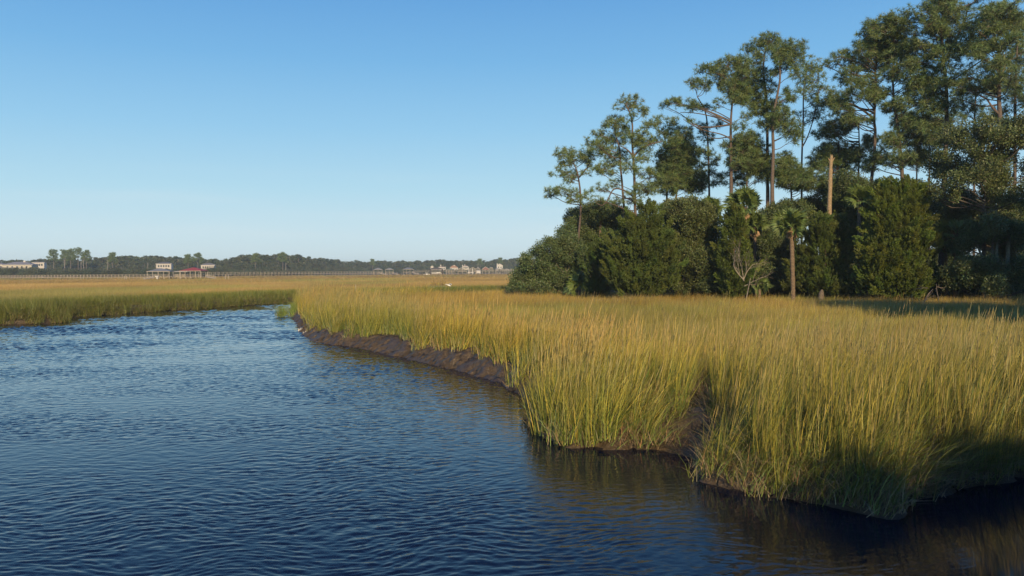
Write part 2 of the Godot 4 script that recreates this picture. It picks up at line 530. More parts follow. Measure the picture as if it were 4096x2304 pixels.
func grow_marsh() -> void:
	var near: Array = []
	var meadow: Array = []
	var droop: Array = []
	# near side, in view and a few metres beside it
	var z := 12.0
	while z < 96.0:
		var step := 0.21 + 0.0042 * maxf(0.0, z - 14.0)
		var x := -26.0
		var to := minf(0.66 * z + 4.0, 62.0)
		while x < to:
			var p := Vector2(x + rnd(-0.5, 0.5) * step, -z + rnd(-0.5, 0.5) * step)
			x += step
			if not inside(p, bank_right):
				continue
			if noise.get_noise_2d(p.x * 5.0 + 90, p.y * 5.0) < -0.42 and z > 24 and z < 60:
				continue
			# a dark gap in the tall grass behind the notch of the bank
			var gapd := Geometry2D.get_closest_point_to_segment(p, Vector2(3.5, -15.8), Vector2(4.4, -19.6)).distance_to(p)
			if gapd < 0.34 or (noise.get_noise_2d(p.x * 30.0 + 20.0, p.y * 30.0) < -0.32 and z > 24 and z < 45):
				continue
			var d := away_from(edge_right, p)
			var mud := z > 22.0 and p.x < 1.5        # the bare bank
			if mud and d < 0.8 + 0.6 * noise.get_noise_2d(p.x * 60.0, p.y * 60.0):
				continue
			var gy := TOP if d > 1.2 else lerpf(0.03, TOP, clampf(d / 1.2, 0, 1))
			var tone := 1.0 + 0.35 * noise.get_noise_2d(p.x * 4.0, p.y * 4.0)
			var patch := noise.get_noise_2d(p.x * 1.6 + 300.0, p.y * 1.6)
			var tall := smoothstep(8.0, 2.5, d + patch * 5.0)
			if p.x > 1.0:
				tall = maxf(tall, 0.6 * smoothstep(40.0, 19.0, z + patch * 8.0))
			tall = maxf(tall, 0.05)
			if z < 22.0 and d < 1.6 and p.x > 0.6 and rng.randf() < (0.6 if p.x > 2.6 else 0.25):
				droop.append([p.x, gy, p.y, rnd(0.9, 1.3), rnd(0.8, 1.2), Color(0.85, 0.9, 0.85) * tone])
			if z < 21.0 and p.x > 2.2 and d < 4.5:
				# the tangled, leaning stand at the near corner: bundles of stems over a mat of dead ones
				if rng.randf() < 0.62:
					droop.append([p.x, gy, p.y, rnd(0.9, 1.3), rnd(0.8, 1.25) * clampf(0.55 + d * 0.4, 0.6, 1.2), Color(1.0, 1.0, 1.0) * tone, "tangle"])
				if rng.randf() < 0.42 * clampf(d * 1.2, 0.25, 1.0):
					near.append([p.x, gy, p.y, rnd(0.8, 1.3), rnd(0.7, 1.05) * clampf(0.62 + d * 0.3, 0.6, 1.0), Color(0.95, 1.0, 0.95) * tone, "lean"])
				continue
			if z < 26.0 and d < 1.4 and rng.randf() < 0.4:
				droop.append([p.x, gy, p.y, rnd(0.8, 1.2), rnd(0.6, 1.0), Color(1.0, 1.0, 1.0) * tone, "tangle"])
			if rng.randf() < tall:
				var gap := 1.0 if z > 25 or d > 1.2 else rnd(0.75, 1.0)
				var rise := 0.92 + 0.45 * noise.get_noise_2d(p.x * 26.0, p.y * 26.0 + 50.0)
				var ripe := clampf(0.5 + 1.6 * noise.get_noise_2d(p.x * 9.0 + 200.0, p.y * 9.0), 0.0, 1.0)
				near.append([p.x, gy, p.y, rnd(0.85, 1.25) * (1.0 + 0.01 * z), rnd(0.75, 1.05) * gap * rise * lerpf(0.62, 1.0, tall), Color(0.85, 0.97, 0.95).lerp(Color(1.08, 1.0, 0.9), ripe) * tone])
			else:
				var orange := smoothstep(46.0, 62.0, z + patch * 20.0)
				var c := Color(0.88, 0.95, 0.8).lerp(Color(1.04, 0.92, 0.8), orange).lerp(Color(0.8, 0.92, 0.74), smoothstep(0.15, 0.4, noise.get_noise_2d(p.x * 6.0 + 700.0, p.y * 3.0))) * tone
				meadow.append([p.x, gy, p.y, rnd(0.9, 1.3) * (1.0 + 0.008 * z), rnd(0.8, 1.2) * (1.0 + 0.5 * noise.get_noise_2d(p.x * 14.0, p.y * 14.0 + 30.0)), c])
		z += step
	# leaning green tufts where the point meets the water
	var tip := on(1215, 1262)
	for i in 130:
		var p := Vector2(tip.x + rnd(-1.8, 2.4), tip.z + rnd(-8.0, 3.0))
		droop.append([p.x, rnd(0.0, 0.2), p.y, rnd(0.9, 1.4), rnd(0.7, 1.1), Color(0.95, 1.15, 0.9), "green"])
	# the sparse tufts at the lip of the near shore
	for i in 16:
		droop.append([rnd(4.7, 8.5), 0.1, rnd(-9.6, -7.8), rnd(0.5, 0.8), rnd(0.6, 0.85), Color(0.9, 1.0, 0.9), "green" if i % 2 else "tall"])
	scatter("cordgrass", "tall golden green cordgrass lining the mud bank of the creek", "cordgrass of the near marsh", ["tall"], near)
	scatter("meadow_grass", "short tan marsh grass between the cordgrass and the pine wood", "short grass of the near marsh", ["short"], meadow)
	scatter("drooping_grass", "green grass drooping into the water along the creek", "drooping grass at the waterline", ["fallen"], droop)
	# across the creek
	var lip: Array = []
	for i in edge_left.size():
		var q := edge_left[i]
		if q.y < -130.0 or q.x < -48.0:
			continue
		for k in 3:
			lip.append([q.x + rnd(-0.5, 0.5), rnd(0.0, 0.15), q.y - rnd(-0.45, 0.6), rnd(1.1, 1.7), rnd(0.7, 1.1), Color(0.78, 0.78, 0.68) * rnd(0.8, 1.15), "fallen" if k < 2 else "green"])
	var wide: Array = []
	z = 40.0
	while z < 640.0:
		var step := 0.36 if z < 75 else (0.8 if z < 190 else (2.0 if z < 340 else 4.0))
		if z >= 75 and z < 130:
			step = 0.55
		var x := -0.64 * z - 6.0
		var to := 0.64 * z + 6.0
		if z > 170:
			to = 0.12 * z + 25.0 if z < 400 else 0.18 * z
		while x < to:
			var p := Vector2(x + rnd(-0.5, 0.5) * step, -z + rnd(-0.5, 0.5) * step)
			x += step
			if not inside(p, bank_left):
				continue
			var d := away_from(edge_left, p) if z < 190 else 99.0
			var tone := 1.0 + 0.4 * noise.get_noise_2d(p.x * 2.2, p.y * 1.1) + 0.2 * noise.get_noise_2d(p.x * 9.0, p.y * 9.0)
			var patch := noise.get_noise_2d(p.x * 0.9 + 300.0, p.y * 0.9)
			var gy := TOP if d > 1.2 else lerpf(0.02, TOP, clampf(d / 1.2, 0, 1))
			if d < 6.0 + patch * 3.0:
				lip.append([p.x, gy, p.y, rnd(1.0, 1.5) * maxf(1.0, step / 0.5), rnd(0.75, 1.05), Color(0.84, 0.86, 0.72) * tone, "fallen" if d < 1.6 and rng.randf() < 0.75 else "green"])
			else:
				var cx := -11.0 - (-p.y - 116.0) * 0.077
				if z > 112 and z < 192 and absf(p.x - cx) < 2.6:
					continue
				var grey := smoothstep(0.12, 0.4, noise.get_noise_2d(p.x * 1.1 + 40.0, p.y * 0.45))
				var c := Color(1.03, 0.92, 0.88).lerp(Color(0.78, 0.92, 0.74), grey) * tone
				wide.append([p.x, gy, p.y, rnd(0.9, 1.3) * maxf(1.0, step / 0.95), rnd(0.75, 1.15) * lerpf(1.0, 0.62, smoothstep(200.0, 380.0, z)), c])
		z += step
	scatter("bank_grass", "tall dull green grass standing along the far bank of the creek", "green grass of the far bank", ["green"], lip)
	scatter("marsh_grass", "wide orange brown marsh grass reaching to the distant docks", "grass of the wide marsh", ["wide"], wide)

const HAZE := true

# ---------------------------------------------------------------- trees
var needle_meshes: Array = []
var leaf_meshes: Array = []
var cedar_meshes: Array = []
var frond_meshes: Array = []
var dead_frond_meshes: Array = []
const PINE_BARK := Color(0.20, 0.148, 0.115)
const OAK_BARK := Color(0.19, 0.155, 0.115)

func tree_shapes() -> void:
	for i in 4:
		needle_meshes.append(needle_tuft(17, 0.34, 0.014, Color(0.13, 0.185, 0.06)))
		leaf_meshes.append(leaf_cluster(40, 0.36, 0.14, Color(0.09, 0.125, 0.04)))
		cedar_meshes.append(cedar_spray(34, 0.42, Color(0.10, 0.14, 0.028)))
		frond_meshes.append(fan_frond(26, 0.8, 1.0, Color(0.125, 0.175, 0.045), 0.0))
		dead_frond_meshes.append(fan_frond(16, 0.6, 0.75, Color(0.42, 0.28, 0.15), 1.0))

func fan_frond(leaflets: int, stalk: float, length: float, col: Color, dead: float) -> ArrayMesh:
	# along +y, face towards +z
	var b := MB.new()
	var hub := Vector3(0, stalk * (1.0 - 0.5 * dead), 0)
	b.tube([Vector3.ZERO, hub * 0.5 + Vector3(0, 0, 0.03), hub], [0.022, 0.016, 0.012], 4, jit(col, 0.1))
	for i in leaflets:
		var a := lerpf(-2.1, 2.1, float(i) / (leaflets - 1)) + rnd(-0.05, 0.05)
		if dead > 0.5:
			a *= 0.4
		var d := Vector3(sin(a), cos(a), rnd(-0.06, 0.06) - 0.25 * absf(sin(a)))
		var l := length * rnd(0.85, 1.1) * (1.0 - 0.18 * absf(a) / 2.1)
		var s := Vector3(cos(a), -sin(a), rnd(-0.6, 0.6)).normalized() * 0.072
		var mid := hub + d * l * 0.6
		var tip := hub + d * l + Vector3(0, 0, -0.2 * l)
		var cc := jit(col, 0.2)
		b.tri(hub, mid + s, mid - s, cc)
		b.tri(mid - s, mid + s, tip, cc)
	return b.mesh()

func spline(pts: Array, per := 4) -> Array:
	var out: Array = []
	var m := pts.size()
	for i in m - 1:
		var a: Vector3 = pts[maxi(i - 1, 0)]
		var b: Vector3 = pts[i]
		var c: Vector3 = pts[i + 1]
		var d: Vector3 = pts[mini(i + 2, m - 1)]
		for k in per:
			out.append(b.cubic_interpolate(c, a, d, float(k) / per))
	out.append(pts[m - 1])
	return out

func tapered(m: int, r0: float, r1: float, flare := 0.0) -> Array:
	var out: Array = []
	for i in m:
		var t := float(i) / maxi(1, m - 1)
		out.append(lerpf(r0, r1, pow(t, 0.85)) * (1.0 + flare * exp(-t * 14.0)))
	return out

func trunk_point(line: Array, y: float) -> Vector3:
	for i in line.size() - 1:
		var a: Vector3 = line[i]
		var b: Vector3 = line[i + 1]
		if (a.y <= y and b.y >= y) or (a.y >= y and b.y <= y):
			return a.lerp(b, (y - a.y) / (b.y - a.y) if absf(b.y - a.y) > 0.001 else 0.0)
	return line[line.size() - 1] if y > line[line.size() - 1].y else line[0]

func pixel_line(crop: String, pts: Array, depth: float) -> Array:
	var out: Array = []
	for p in pts:
		out.append(cat(crop, p[0], p[1], depth))
	return out

# A tree whose limbs end in pads of foliage. pads: [crop, x, y, rx, ry] on the photograph; each gets its own place in depth.
func padded_tree(called: String, label: String, group: String, line: Array, r0: float, pads: Array, depth: float, o: Dictionary) -> Node3D:
	var deep: float = o.get("deep", 2.2)
	var dense: float = o.get("dense", 1.0)
	var back: int = o.get("back", 0)
	var bark: Color = o.get("bark", PINE_BARK)
	var meshes: Array = o.get("meshes", needle_meshes)
	var mat: Material = o.get("mat", mats.needles)
	var tone: Color = o.get("tone", Color.WHITE)
	var size: float = o.get("size", 1.2)
	var foot: Vector3 = line[0]
	var ground: float = o.get("ground", TOP)
	var base := Vector3(foot.x, ground, foot.z)
	var root := thing(called, label, "tree", base, group)
	var pts: Array = []
	if foot.y > ground + 0.3:
		pts.append(Vector3.ZERO)
	for p in line:
		pts.append(p - base)
	var smooth := spline(pts, 4)
	var b := MB.new()
	b.tube(smooth, tapered(smooth.size(), r0 * 0.6, o.get("r1", 0.05), 0.35), 9, jit(bark, 0.08), true)
	part("trunk", b.mesh(), mats.bark, root)
	for extra in o.get("stems", []):
		b = MB.new()
		var e: Array = []
		for p in extra[1]:
			e.append(p - base)
		e = spline(e, 4)
		b.tube(e, tapered(e.size(), extra[0], extra[0] * 0.35), 7, jit(extra[2] if extra.size() > 2 else bark, 0.08), true)
		part("limb", b.mesh(), mats.bark, root)
	var all: Array = []
	for p in pads:
		all.append([p, rnd(-0.5, 0.5) * deep])
		for k in back:
			var q: Array = p.duplicate()
			q[1] += rnd(-0.8, 0.8) * p[3]
			q[2] += rnd(-0.5, 0.7) * p[4]
			all.append([q, rnd(-1.0, 1.0) * deep])
	var xf: Array = []
	for i in meshes.size():
		xf.append([])
	for entry in all:
		var p: Array = entry[0]
		var dz: float = entry[1]
		var mid := cat(p[0], p[1], p[2], depth) - base
		mid.z += dz
		var unit: float = depth / FOC / CROP[p[0]][2]
		var rad := Vector3(p[3] * unit, p[4] * unit, p[3] * unit * 0.9) * 1.35
		var hor := Vector2(mid.x, mid.z)
		var near := trunk_point(smooth, mid.y)
		var reach := Vector2(near.x - mid.x, near.z - mid.z).length()
		var from := trunk_point(smooth, mid.y - 0.28 * reach - rad.y * 0.5)
		b = MB.new()
		var bend := Vector3(rnd(-0.12, 0.12), rnd(-0.16, 0.1), rnd(-0.12, 0.12)) * reach
		var limb := spline([from, from.lerp(mid, 0.35) + bend, from.lerp(mid, 0.7) + bend * 0.5 + Vector3(0, 0.03 * reach, 0), mid], 3)
		var lr := clampf(0.013 * reach + 0.015, 0.02, 0.1)
		b.tube(limb, tapered(limb.size(), lr, 0.014), 5, jit(bark, 0.15))
		var count := int(maxf(14.0, 52.0 * dense * PI * rad.x * rad.y / (size * size)))
		var twigs := maxi(5, count / 3)
		for k in twigs:
			var off := ball()
			off = off.normalized() * pow(off.length(), 0.55)
			var end := mid + Vector3(off.x * rad.x, off.y * rad.y + 0.1 * rad.y, off.z * rad.z)
			var start: Vector3 = limb[rng.randi_range(limb.size() / 2, limb.size() - 1)]
			b.tube([start, start.lerp(end, 0.5) + Vector3(0, -0.04, 0), end], [0.016, 0.011, 0.006], 3, jit(bark, 0.2))
			for t in 3:
				var q := end + ball() * 0.24 * size + Vector3(0, 0.05, 0)
				var up := (q - mid).normalized() * 0.6 + Vector3(rnd(-0.5, 0.5), 0.8, rnd(-0.5, 0.5))
				xf[rng.randi() % xf.size()].append(Transform3D(aimed(up, size * rnd(0.75, 1.25)), q))
		part("limb", b.mesh(), mats.bark, root)
	for i in xf.size():
		var cols := PackedColorArray()
		for t in xf[i]:
			var k := rnd(0.75, 1.25)
			cols.append(Color(tone.r * k * rnd(0.85, 1.2), tone.g * k, tone.b * k))
		if xf[i].size():
			many("crown", meshes[i], mat, root, xf[i], cols)
	return root

func pine(label: String, crop: String, trunk: Array, depth: float, r0: float, pads: Array, o := {}) -> Node3D:
	var list: Array = []
	for p in pads:
		list.append([p[4] if p.size() > 4 else crop, p[0], p[1], p[2], p[3]])
	var stems: Array = []
	for s in o.get("forks", []):
		stems.append([s[0], pixel_line(crop, s[1], depth)])
	o["stems"] = stems
	return padded_tree("pine_tree", label, "pines of the hammock", pixel_line(crop, trunk, depth), r0, list, depth, o)

func oak(label: String, crop: String, trunk: Array, depth: float, r0: float, pads: Array, o := {}) -> Node3D:
	var list: Array = []
	for p in pads:
		list.append([p[4] if p.size() > 4 else crop, p[0], p[1], p[2], p[3]])
	var stems: Array = []
	for s in o.get("forks", []):
		stems.append([s[0], pixel_line(crop, s[1], depth), o.get("lichen", OAK_BARK)])
	o["stems"] = stems
	o["bark"] = o.get("bark", OAK_BARK)
	o["meshes"] = leaf_meshes
	o["size"] = 1.05
	o["mat"] = mats.leaves
	o["dense"] = o.get("dense", 0.85)
	return padded_tree(o.get("called", "oak_tree"), label, o.get("group", "broad-leaved trees of the hammock"), pixel_line(crop, trunk, depth), r0, list, depth, o)

# A cedar: one body of upswept sprays. lobes: [x, y, rx, ry] with pointed tops.
func cedar(label: String, crop: String, lobes: Array, depth: float, tone: Color, dense := 1.0) -> void:
	var unit: float = depth / FOC / CROP[crop][2]
	var mid := cat(crop, lobes[0][0], lobes[0][1], depth)
	var base := Vector3(mid.x, 0.5, mid.z)
	var root := thing("cedar_tree", label, "tree", base, "cedars at the edge of the marsh")
	var b := MB.new()
	var h: float = mid.y + lobes[0][3] * unit * 0.6 - 0.5
	b.tube([Vector3.ZERO, Vector3(0.1, h * 0.5, 0), Vector3(0, h, 0)], [0.22, 0.14, 0.04], 8, jit(Color(0.14, 0.09, 0.06), 0.1))
	part("trunk", b.mesh(), mats.bark, root)
	var xf: Array = [[], [], [], []]
	var cols: Array = [PackedColorArray(), PackedColorArray(), PackedColorArray(), PackedColorArray()]
	for lobe in lobes:
		var c := cat(crop, lobe[0], lobe[1], depth) - base
		c.z += rnd(-0.7, 0.7)
		var r := Vector3(lobe[2] * unit, lobe[3] * unit, lobe[2] * unit)
		var area := 4.0 * PI * r.x * r.y
		var seed_at := rnd(0, 900)
		for k in int(area * 22.0 * dense):
			var d := ball().normalized()
			var narrow := 1.0 if d.y < 0 else lerpf(1.0, 0.7, d.y)
			var lump := 0.92 + 0.25 * noise.get_noise_3d(d.x * 130.0 + seed_at, d.y * 190.0, d.z * 130.0)
			var q := c + Vector3(d.x * r.x * narrow, d.y * r.y, d.z * r.z * narrow) * lump * (1.0 - 0.45 * pow(rng.randf(), 1.6))
			if q.y > 0.05:
				var i := rng.randi() % 4
				xf[i].append(Transform3D(aimed(d * 0.6 + Vector3.UP + ball() * 0.4, rnd(0.75, 1.2)), q))
				var br := rnd(0.6, 1.0)
				cols[i].append(Color(tone.r * br, tone.g * br, tone.b * br))
		for k in int(area * 1.1 * dense):
			# a bough: an upswept clump standing out from the body
			var d := ball().normalized()
			if d.y < -0.8:
				continue
			var narrow := 1.0 if d.y < 0 else lerpf(1.0, 0.7, d.y)
			var out := Vector3(d.x * r.x * narrow, d.y * r.y, d.z * r.z * narrow) * rnd(0.72, 1.2)
			var heart := c + out
			var way := (Vector3(d.x, 0.35, d.z).normalized() + Vector3(0, 0.55, 0)).normalized()
			var long := rnd(0.55, 0.95)
			var br := rnd(0.62, 1.35)
			var warm := rnd(0.85, 1.25)
			for j in 34:
				var along := rng.randf()
				var q := heart + way * long * (along - 0.35) + ball() * 0.34 * (1.15 - 0.7 * along)
				if q.y < 0.05:
					continue
				var i := rng.randi() % 4
				xf[i].append(Transform3D(aimed(way + ball() * 0.5, rnd(0.6, 1.0)), q))
				cols[i].append(Color(tone.r * br * warm, tone.g * br, tone.b * br))
	for i in 4:
		many("crown", cedar_meshes[i], mats.leaves, root, xf[i], cols[i])

func palm(label: String, crop: String, head: Array, foot: Array, depth: float, reach: float, width: float, green: int, dead: int, boots := 0) -> void:
	var top := cat(crop, head[0], head[1], depth)
	var low := cat(crop, foot[0], foot[1], depth)
	var base := Vector3(low.x, 0.5, low.z)
	var root := thing("palmetto", label, "palm", base, "palmettos of the hammock")
	var b := MB.new()
	var crown := top - base
	var line := spline([Vector3.ZERO, (low - base).lerp(crown, 0.12), (low - base).lerp(crown, 0.55), crown], 14)
	var rad: Array = []
	for i in line.size():
		rad.append(width * (1.0 + 0.25 * exp(-float(i) * 0.25)) * rnd(0.9, 1.1))
	if crown.y > 0.8:
		b.tube(line, rad, 10, jit(Color(0.27, 0.19, 0.12), 0.05), true)
		part("trunk", b.mesh(), mats.bark, root)
	for i in green:
		var a := TAU * i / green * 2.618 + rnd(-0.2, 0.2)
		var tilt := lerpf(0.1, 1.75, float(i) / green) + rnd(-0.1, 0.1)
		var f := part("frond", frond_meshes[i % 4], mats.leaves, root)
		f.transform = Transform3D(Basis(Vector3.UP, a) * Basis(Vector3.RIGHT, -tilt) * Basis(Vector3.UP, rnd(-1.3, 1.3)) * (reach * rnd(0.9, 1.12)), crown)
	for i in dead:
		var a := TAU * i / dead + rnd(-0.3, 0.3)
		var f := part("dead_frond", dead_frond_meshes[i % 4], mats.leaves, root)
		f.transform = Transform3D(Basis(Vector3.UP, a) * Basis(Vector3.RIGHT, -rnd(2.45, 2.95)) * reach * 0.95, crown + Vector3(0, -0.05, 0))
	for i in boots:
		var t := float(i) / boots
		var a := i * 2.4
		var p: Vector3 = line[int(lerpf(14, line.size() - 1, t))]
		var q := Vector3(cos(a), 0, sin(a))
		var f := MB.new()
		f.tube([p + q * width, p + q * (width + 0.15) + Vector3(0, 0.2, 0), p + q * (width + 0.3) + Vector3(0, 0.55, 0)], [0.04, 0.03, 0.01], 4, jit(Color(0.26, 0.17, 0.1), 0.2))
		part("boot", f.mesh(), mats.bark, root)

func twiggy(b: MB, p: Vector3, d: Vector3, length: float, r: float, level: int, col: Color, spread := 0.7) -> void:
	var pts: Array = [p]
	var q := p
	var dir := d.normalized()
	for i in 3:
		dir = (dir + ball() * 0.28).normalized()
		q += dir * length / 3.0
		pts.append(q)
	b.tube(pts, tapered(4, r, r * 0.55), 5 if level > 1 else 3, jit(col, 0.12))
	if level <= 0:
		return
	for k in rng.randi_range(2, 4):
		var nd := (dir + ball() * spread * 1.3 + Vector3(0, 0.15, 0)).normalized()
		var s: Vector3 = pts[rng.randi_range(1, 3)]
		twiggy(b, s, nd, length * rnd(0.55, 0.8), r * 0.55, level - 1, col, spread)

func bare(called: String, label: String, category: String, where: Vector3, stems: Array, col: Color) -> void:
	var root := thing(called, label, category, where)
	for s in stems:
		var b := MB.new()
		twiggy(b, s[0], s[1], s[2], s[3], s[4], col)
		part("branch", b.mesh(), mats.bark, root)

func build_wood() -> void:
	tree_shapes()
	var pale := Color(1.2, 1.15, 1.15)
	pine("small pine standing apart with one long low branch over the marsh", "c1", [[440, 1750], [455, 1600], [480, 1310], [478, 1100], [468, 1000], [455, 920], [440, 850], [420, 800], [390, 730]], 88, 0.24,
		[[250, 690, 65, 45], [350, 640, 60, 50], [430, 720, 70, 55], [530, 650, 60, 60], [560, 720, 60, 50], [330, 780, 70, 40], [250, 830, 45, 25], [240, 890, 70, 30], [370, 890, 70, 40], [540, 880, 45, 25], [610, 780, 45, 35],
		[370, 950, 70, 25], [110, 1105, 55, 30], [180, 1095, 60, 35], [280, 1085, 70, 35], [390, 1090, 60, 40], [420, 1185, 70, 35], [510, 1140, 55, 40]], {"deep": 2.4, "tone": pale, "forks": [[0.1, [[465, 915], [520, 850], [580, 770], [560, 690]]]]})
	pine("thin pine with a rounded head and a long arm leaning out over the gap", "c1", [[975, 1500], [970, 1330], [955, 1150], [940, 950], [925, 800], [915, 600], [870, 450], [860, 330], [880, 270]], 86, 0.26,
		[[900, 280, 60, 40], [800, 320, 60, 40], [860, 360, 80, 50], [930, 420, 60, 60], [700, 450, 70, 45], [780, 480, 80, 50], [900, 500, 80, 50], [670, 600, 70, 40], [570, 540, 55, 35], [720, 620, 60, 35], [760, 660, 70, 40],
		[830, 760, 80, 50], [720, 830, 70, 40], [650, 850, 55, 30], [780, 870, 80, 30], [940, 760, 40, 60], [860, 640, 70, 40], [960, 650, 50, 40]], {"tone": pale})
	pine("tall open pine with a bare top stem and a drooping crooked branch", "c1", [[1095, 1500], [1090, 1330], [1085, 1150], [1080, 950], [1075, 800], [1065, 680], [1055, 500], [1058, 350], [1040, 230], [1015, 170], [990, 130], [1000, 80]], 84, 0.30,
		[[960, 70, 40, 40], [1040, 80, 60, 50], [1110, 80, 45, 45], [925, 140, 35, 20], [1100, 215, 55, 35], [1180, 220, 50, 40], [1020, 280, 40, 25], [1010, 400, 40, 40], [1130, 470, 80, 50], [1200, 510, 80, 50], [1270, 500, 60, 40],
		[1040, 520, 70, 50], [1130, 600, 60, 40], [1230, 660, 50, 60], [1010, 830, 70, 50], [1120, 720, 60, 40], [1150, 880, 90, 40], [1260, 920, 80, 40], [870, 985, 60, 35], [650, 1050, 45, 25], [740, 1030, 55, 30], [650, 1180, 70, 30],
		[850, 1190, 70, 40], [1050, 1170, 90, 50], [1180, 1060, 90, 60], [1290, 1050, 80, 50]], {"tone": pale, "forks": [[0.1, [[1080, 1140], [960, 1060], [850, 1050], [780, 1170], [720, 1230], [650, 1200]]], [0.12, [[1068, 690], [1150, 600], [1270, 545], [1390, 515]]], [0.11, [[1065, 680], [1000, 610], [920, 565]]]]})
	pine("spindly pine with a thin curled top behind a darker young pine", "z4", [[995, 850], [993, 640], [990, 450], [985, 380], [980, 320], [960, 280]], 92, 0.22,
		[[870, 245, 30, 20], [905, 235, 30, 26], [950, 215, 22, 26], [1020, 230, 32, 24], [960, 300, 34, 22], [1045, 270, 26, 20], [985, 290, 22, 22], [920, 330, 26, 18], [1000, 345, 30, 20]], {"tone": pale})
	pine("dense dark young pine with a bushy rounded crown", "z4", [[1050, 900], [1055, 700], [1060, 500], [1075, 350]], 90, 0.2,
		[[1100, 330, 50, 40], [1010, 400, 50, 45], [1080, 400, 60, 50], [1150, 430, 50, 50], [960, 470, 40, 40], [1040, 480, 70, 45], [1130, 510, 70, 45], [970, 540, 50, 40], [1050, 560, 80, 45], [1150, 580, 70, 45], [1080, 640, 80, 45], [980, 620, 50, 35], [1180, 650, 50, 35]], {"back": 1})
	pine("slim pine whose forked top rises left of a broad pine", "z4", [[1270, 850], [1268, 750], [1265, 600], [1262, 450], [1255, 300], [1250, 200], [1230, 130], [1190, 60]], 88, 0.24,
		[[570, 740, 60, 40, "c2"], [640, 790, 60, 50, "c2"], [720, 720, 60, 50, "c2"], [780, 770, 60, 60, "c2"], [870, 760, 50, 50, "c2"], [760, 1070, 50, 40, "c2"], [830, 1090, 50, 40, "c2"], [820, 1390, 60, 60, "c2"], [700, 1400, 50, 40, "c2"], [990, 1340, 60, 50, "c2"],
		[1250, 340, 40, 30], [1225, 420, 40, 34], [1295, 470, 40, 30], [1205, 600, 50, 34], [1300, 600, 50, 36], [1240, 540, 36, 30]], {})
	pine("broad pine with a wide dark crown and long level branch toward the creek", "z4", [[1410, 900], [1408, 680], [1407, 560], [1406, 400], [1405, 250], [1412, 130], [1425, 30], [1440, -60]], 80, 0.38,
		[[750, 540, 70, 50, "c2"], [870, 560, 90, 70, "c2"], [1000, 570, 90, 70, "c2"], [1130, 470, 110, 80, "c2"], [1250, 400, 90, 60, "c2"], [1350, 480, 90, 90, "c2"], [1200, 640, 120, 90, "c2"], [1350, 680, 110, 100, "c2"], [1000, 700, 90, 70, "c2"],
		[1150, 820, 120, 80, "c2"], [1300, 860, 120, 90, "c2"], [1400, 900, 90, 90, "c2"], [1000, 1040, 60, 50, "c2"], [220, 1040, 50, 35, "c2"], [300, 1020, 60, 45, "c2"], [400, 1020, 80, 60, "c2"], [530, 1060, 80, 50, "c2"], [650, 1080, 70, 50, "c2"], [1200, 990, 100, 50, "c2"],
		[1320, 1000, 100, 40, "c2"], [1400, 1230, 60, 40, "c2"], [560, 1310, 50, 40, "c2"], [1450, 260, 34, 22], [1500, 340, 50, 30], [1540, 380, 40, 34], [1390, 380, 36, 28], [1480, 420, 50, 34], [1540, 470, 40, 36], [1450, 500, 44, 28]],
		{"dense": 1.15, "forks": [[0.085, [[1406, 240], [1370, 220], [1300, 190], [1180, 165], [1080, 160]]], [0.075, [[1405, 330], [1340, 300], [1220, 270], [1100, 205]]]]})
	pine("tall pine with a layered crown beside its twin in the group of four", "c3", [[292, 1600], [290, 1450], [288, 1000], [285, 700], [262, 480], [250, 350], [262, 220], [280, 100]], 82, 0.33,
		[[120, 160, 50, 40], [190, 140, 60, 50], [270, 100, 70, 50], [330, 110, 60, 50], [220, 220, 60, 50], [170, 280, 50, 40], [230, 350, 60, 40], [100, 440, 90, 60], [60, 560, 90, 80], [180, 470, 80, 60], [230, 560, 90, 60], [60, 340, 60, 60],
		[150, 650, 90, 70], [250, 720, 100, 60], [320, 780, 90, 60], [200, 780, 90, 50]], {"dense": 1.1})
	pine("tall pine with a flat spreading head over a heavy lower crown", "c3", [[335, 1600], [335, 1450], [345, 1150], [340, 950], [345, 800], [385, 600], [410, 450], [410, 300], [430, 180], [450, 110]], 78, 0.33,
		[[430, 140, 60, 50], [500, 160, 70, 50], [560, 190, 60, 60], [470, 230, 80, 60], [540, 270, 70, 50], [410, 280, 60, 50], [370, 200, 60, 50], [530, 420, 50, 50], [470, 330, 70, 40], [390, 400, 50, 40], [480, 640, 60, 40], [550, 640, 60, 30],
		[540, 560, 60, 30], [380, 830, 90, 60], [440, 880, 80, 60], [500, 950, 80, 70], [540, 1040, 50, 50], [350, 860, 80, 60], [300, 870, 70, 50], [570, 960, 30, 40]], {"dense": 1.05})
	pine("slender forked pine with thin see-through foliage in the sky gap", "c3", [[620, 1600], [620, 1330], [625, 1100], [635, 850], [635, 700], [640, 550], [660, 400], [690, 310]], 90, 0.2,
		[[640, 340, 50, 40], [700, 330, 60, 50], [770, 350, 40, 40], [670, 420, 70, 50], [740, 470, 60, 60], [640, 480, 40, 40], [700, 520, 60, 40], [800, 560, 50, 40], [830, 540, 30, 30], [610, 580, 40, 30], [720, 670, 60, 50], [780, 740, 50, 60],
		[800, 800, 40, 40], [590, 790, 40, 25], [680, 800, 40, 30], [670, 890, 30, 25], [710, 1000, 25, 25], [850, 650, 40, 40], [760, 830, 40, 30]], {"dense": 0.62, "tone": pale, "forks": [[0.08, [[630, 1100], [680, 1000], [735, 830], [770, 650], [790, 540]]]]})
	pine("young pine filling the space below the broad pine crown", "c3", [[90, 1500], [95, 1300], [100, 1080]], 82, 0.16,
		[[60, 1060, 90, 50], [130, 1100, 80, 60], [30, 1150, 90, 60], [110, 1200, 90, 60], [40, 1260, 110, 60], [150, 1290, 80, 60], [250, 1180, 60, 70], [250, 1300, 60, 60], [100, 1370, 110, 60], [230, 1410, 80, 50]], {"back": 1})
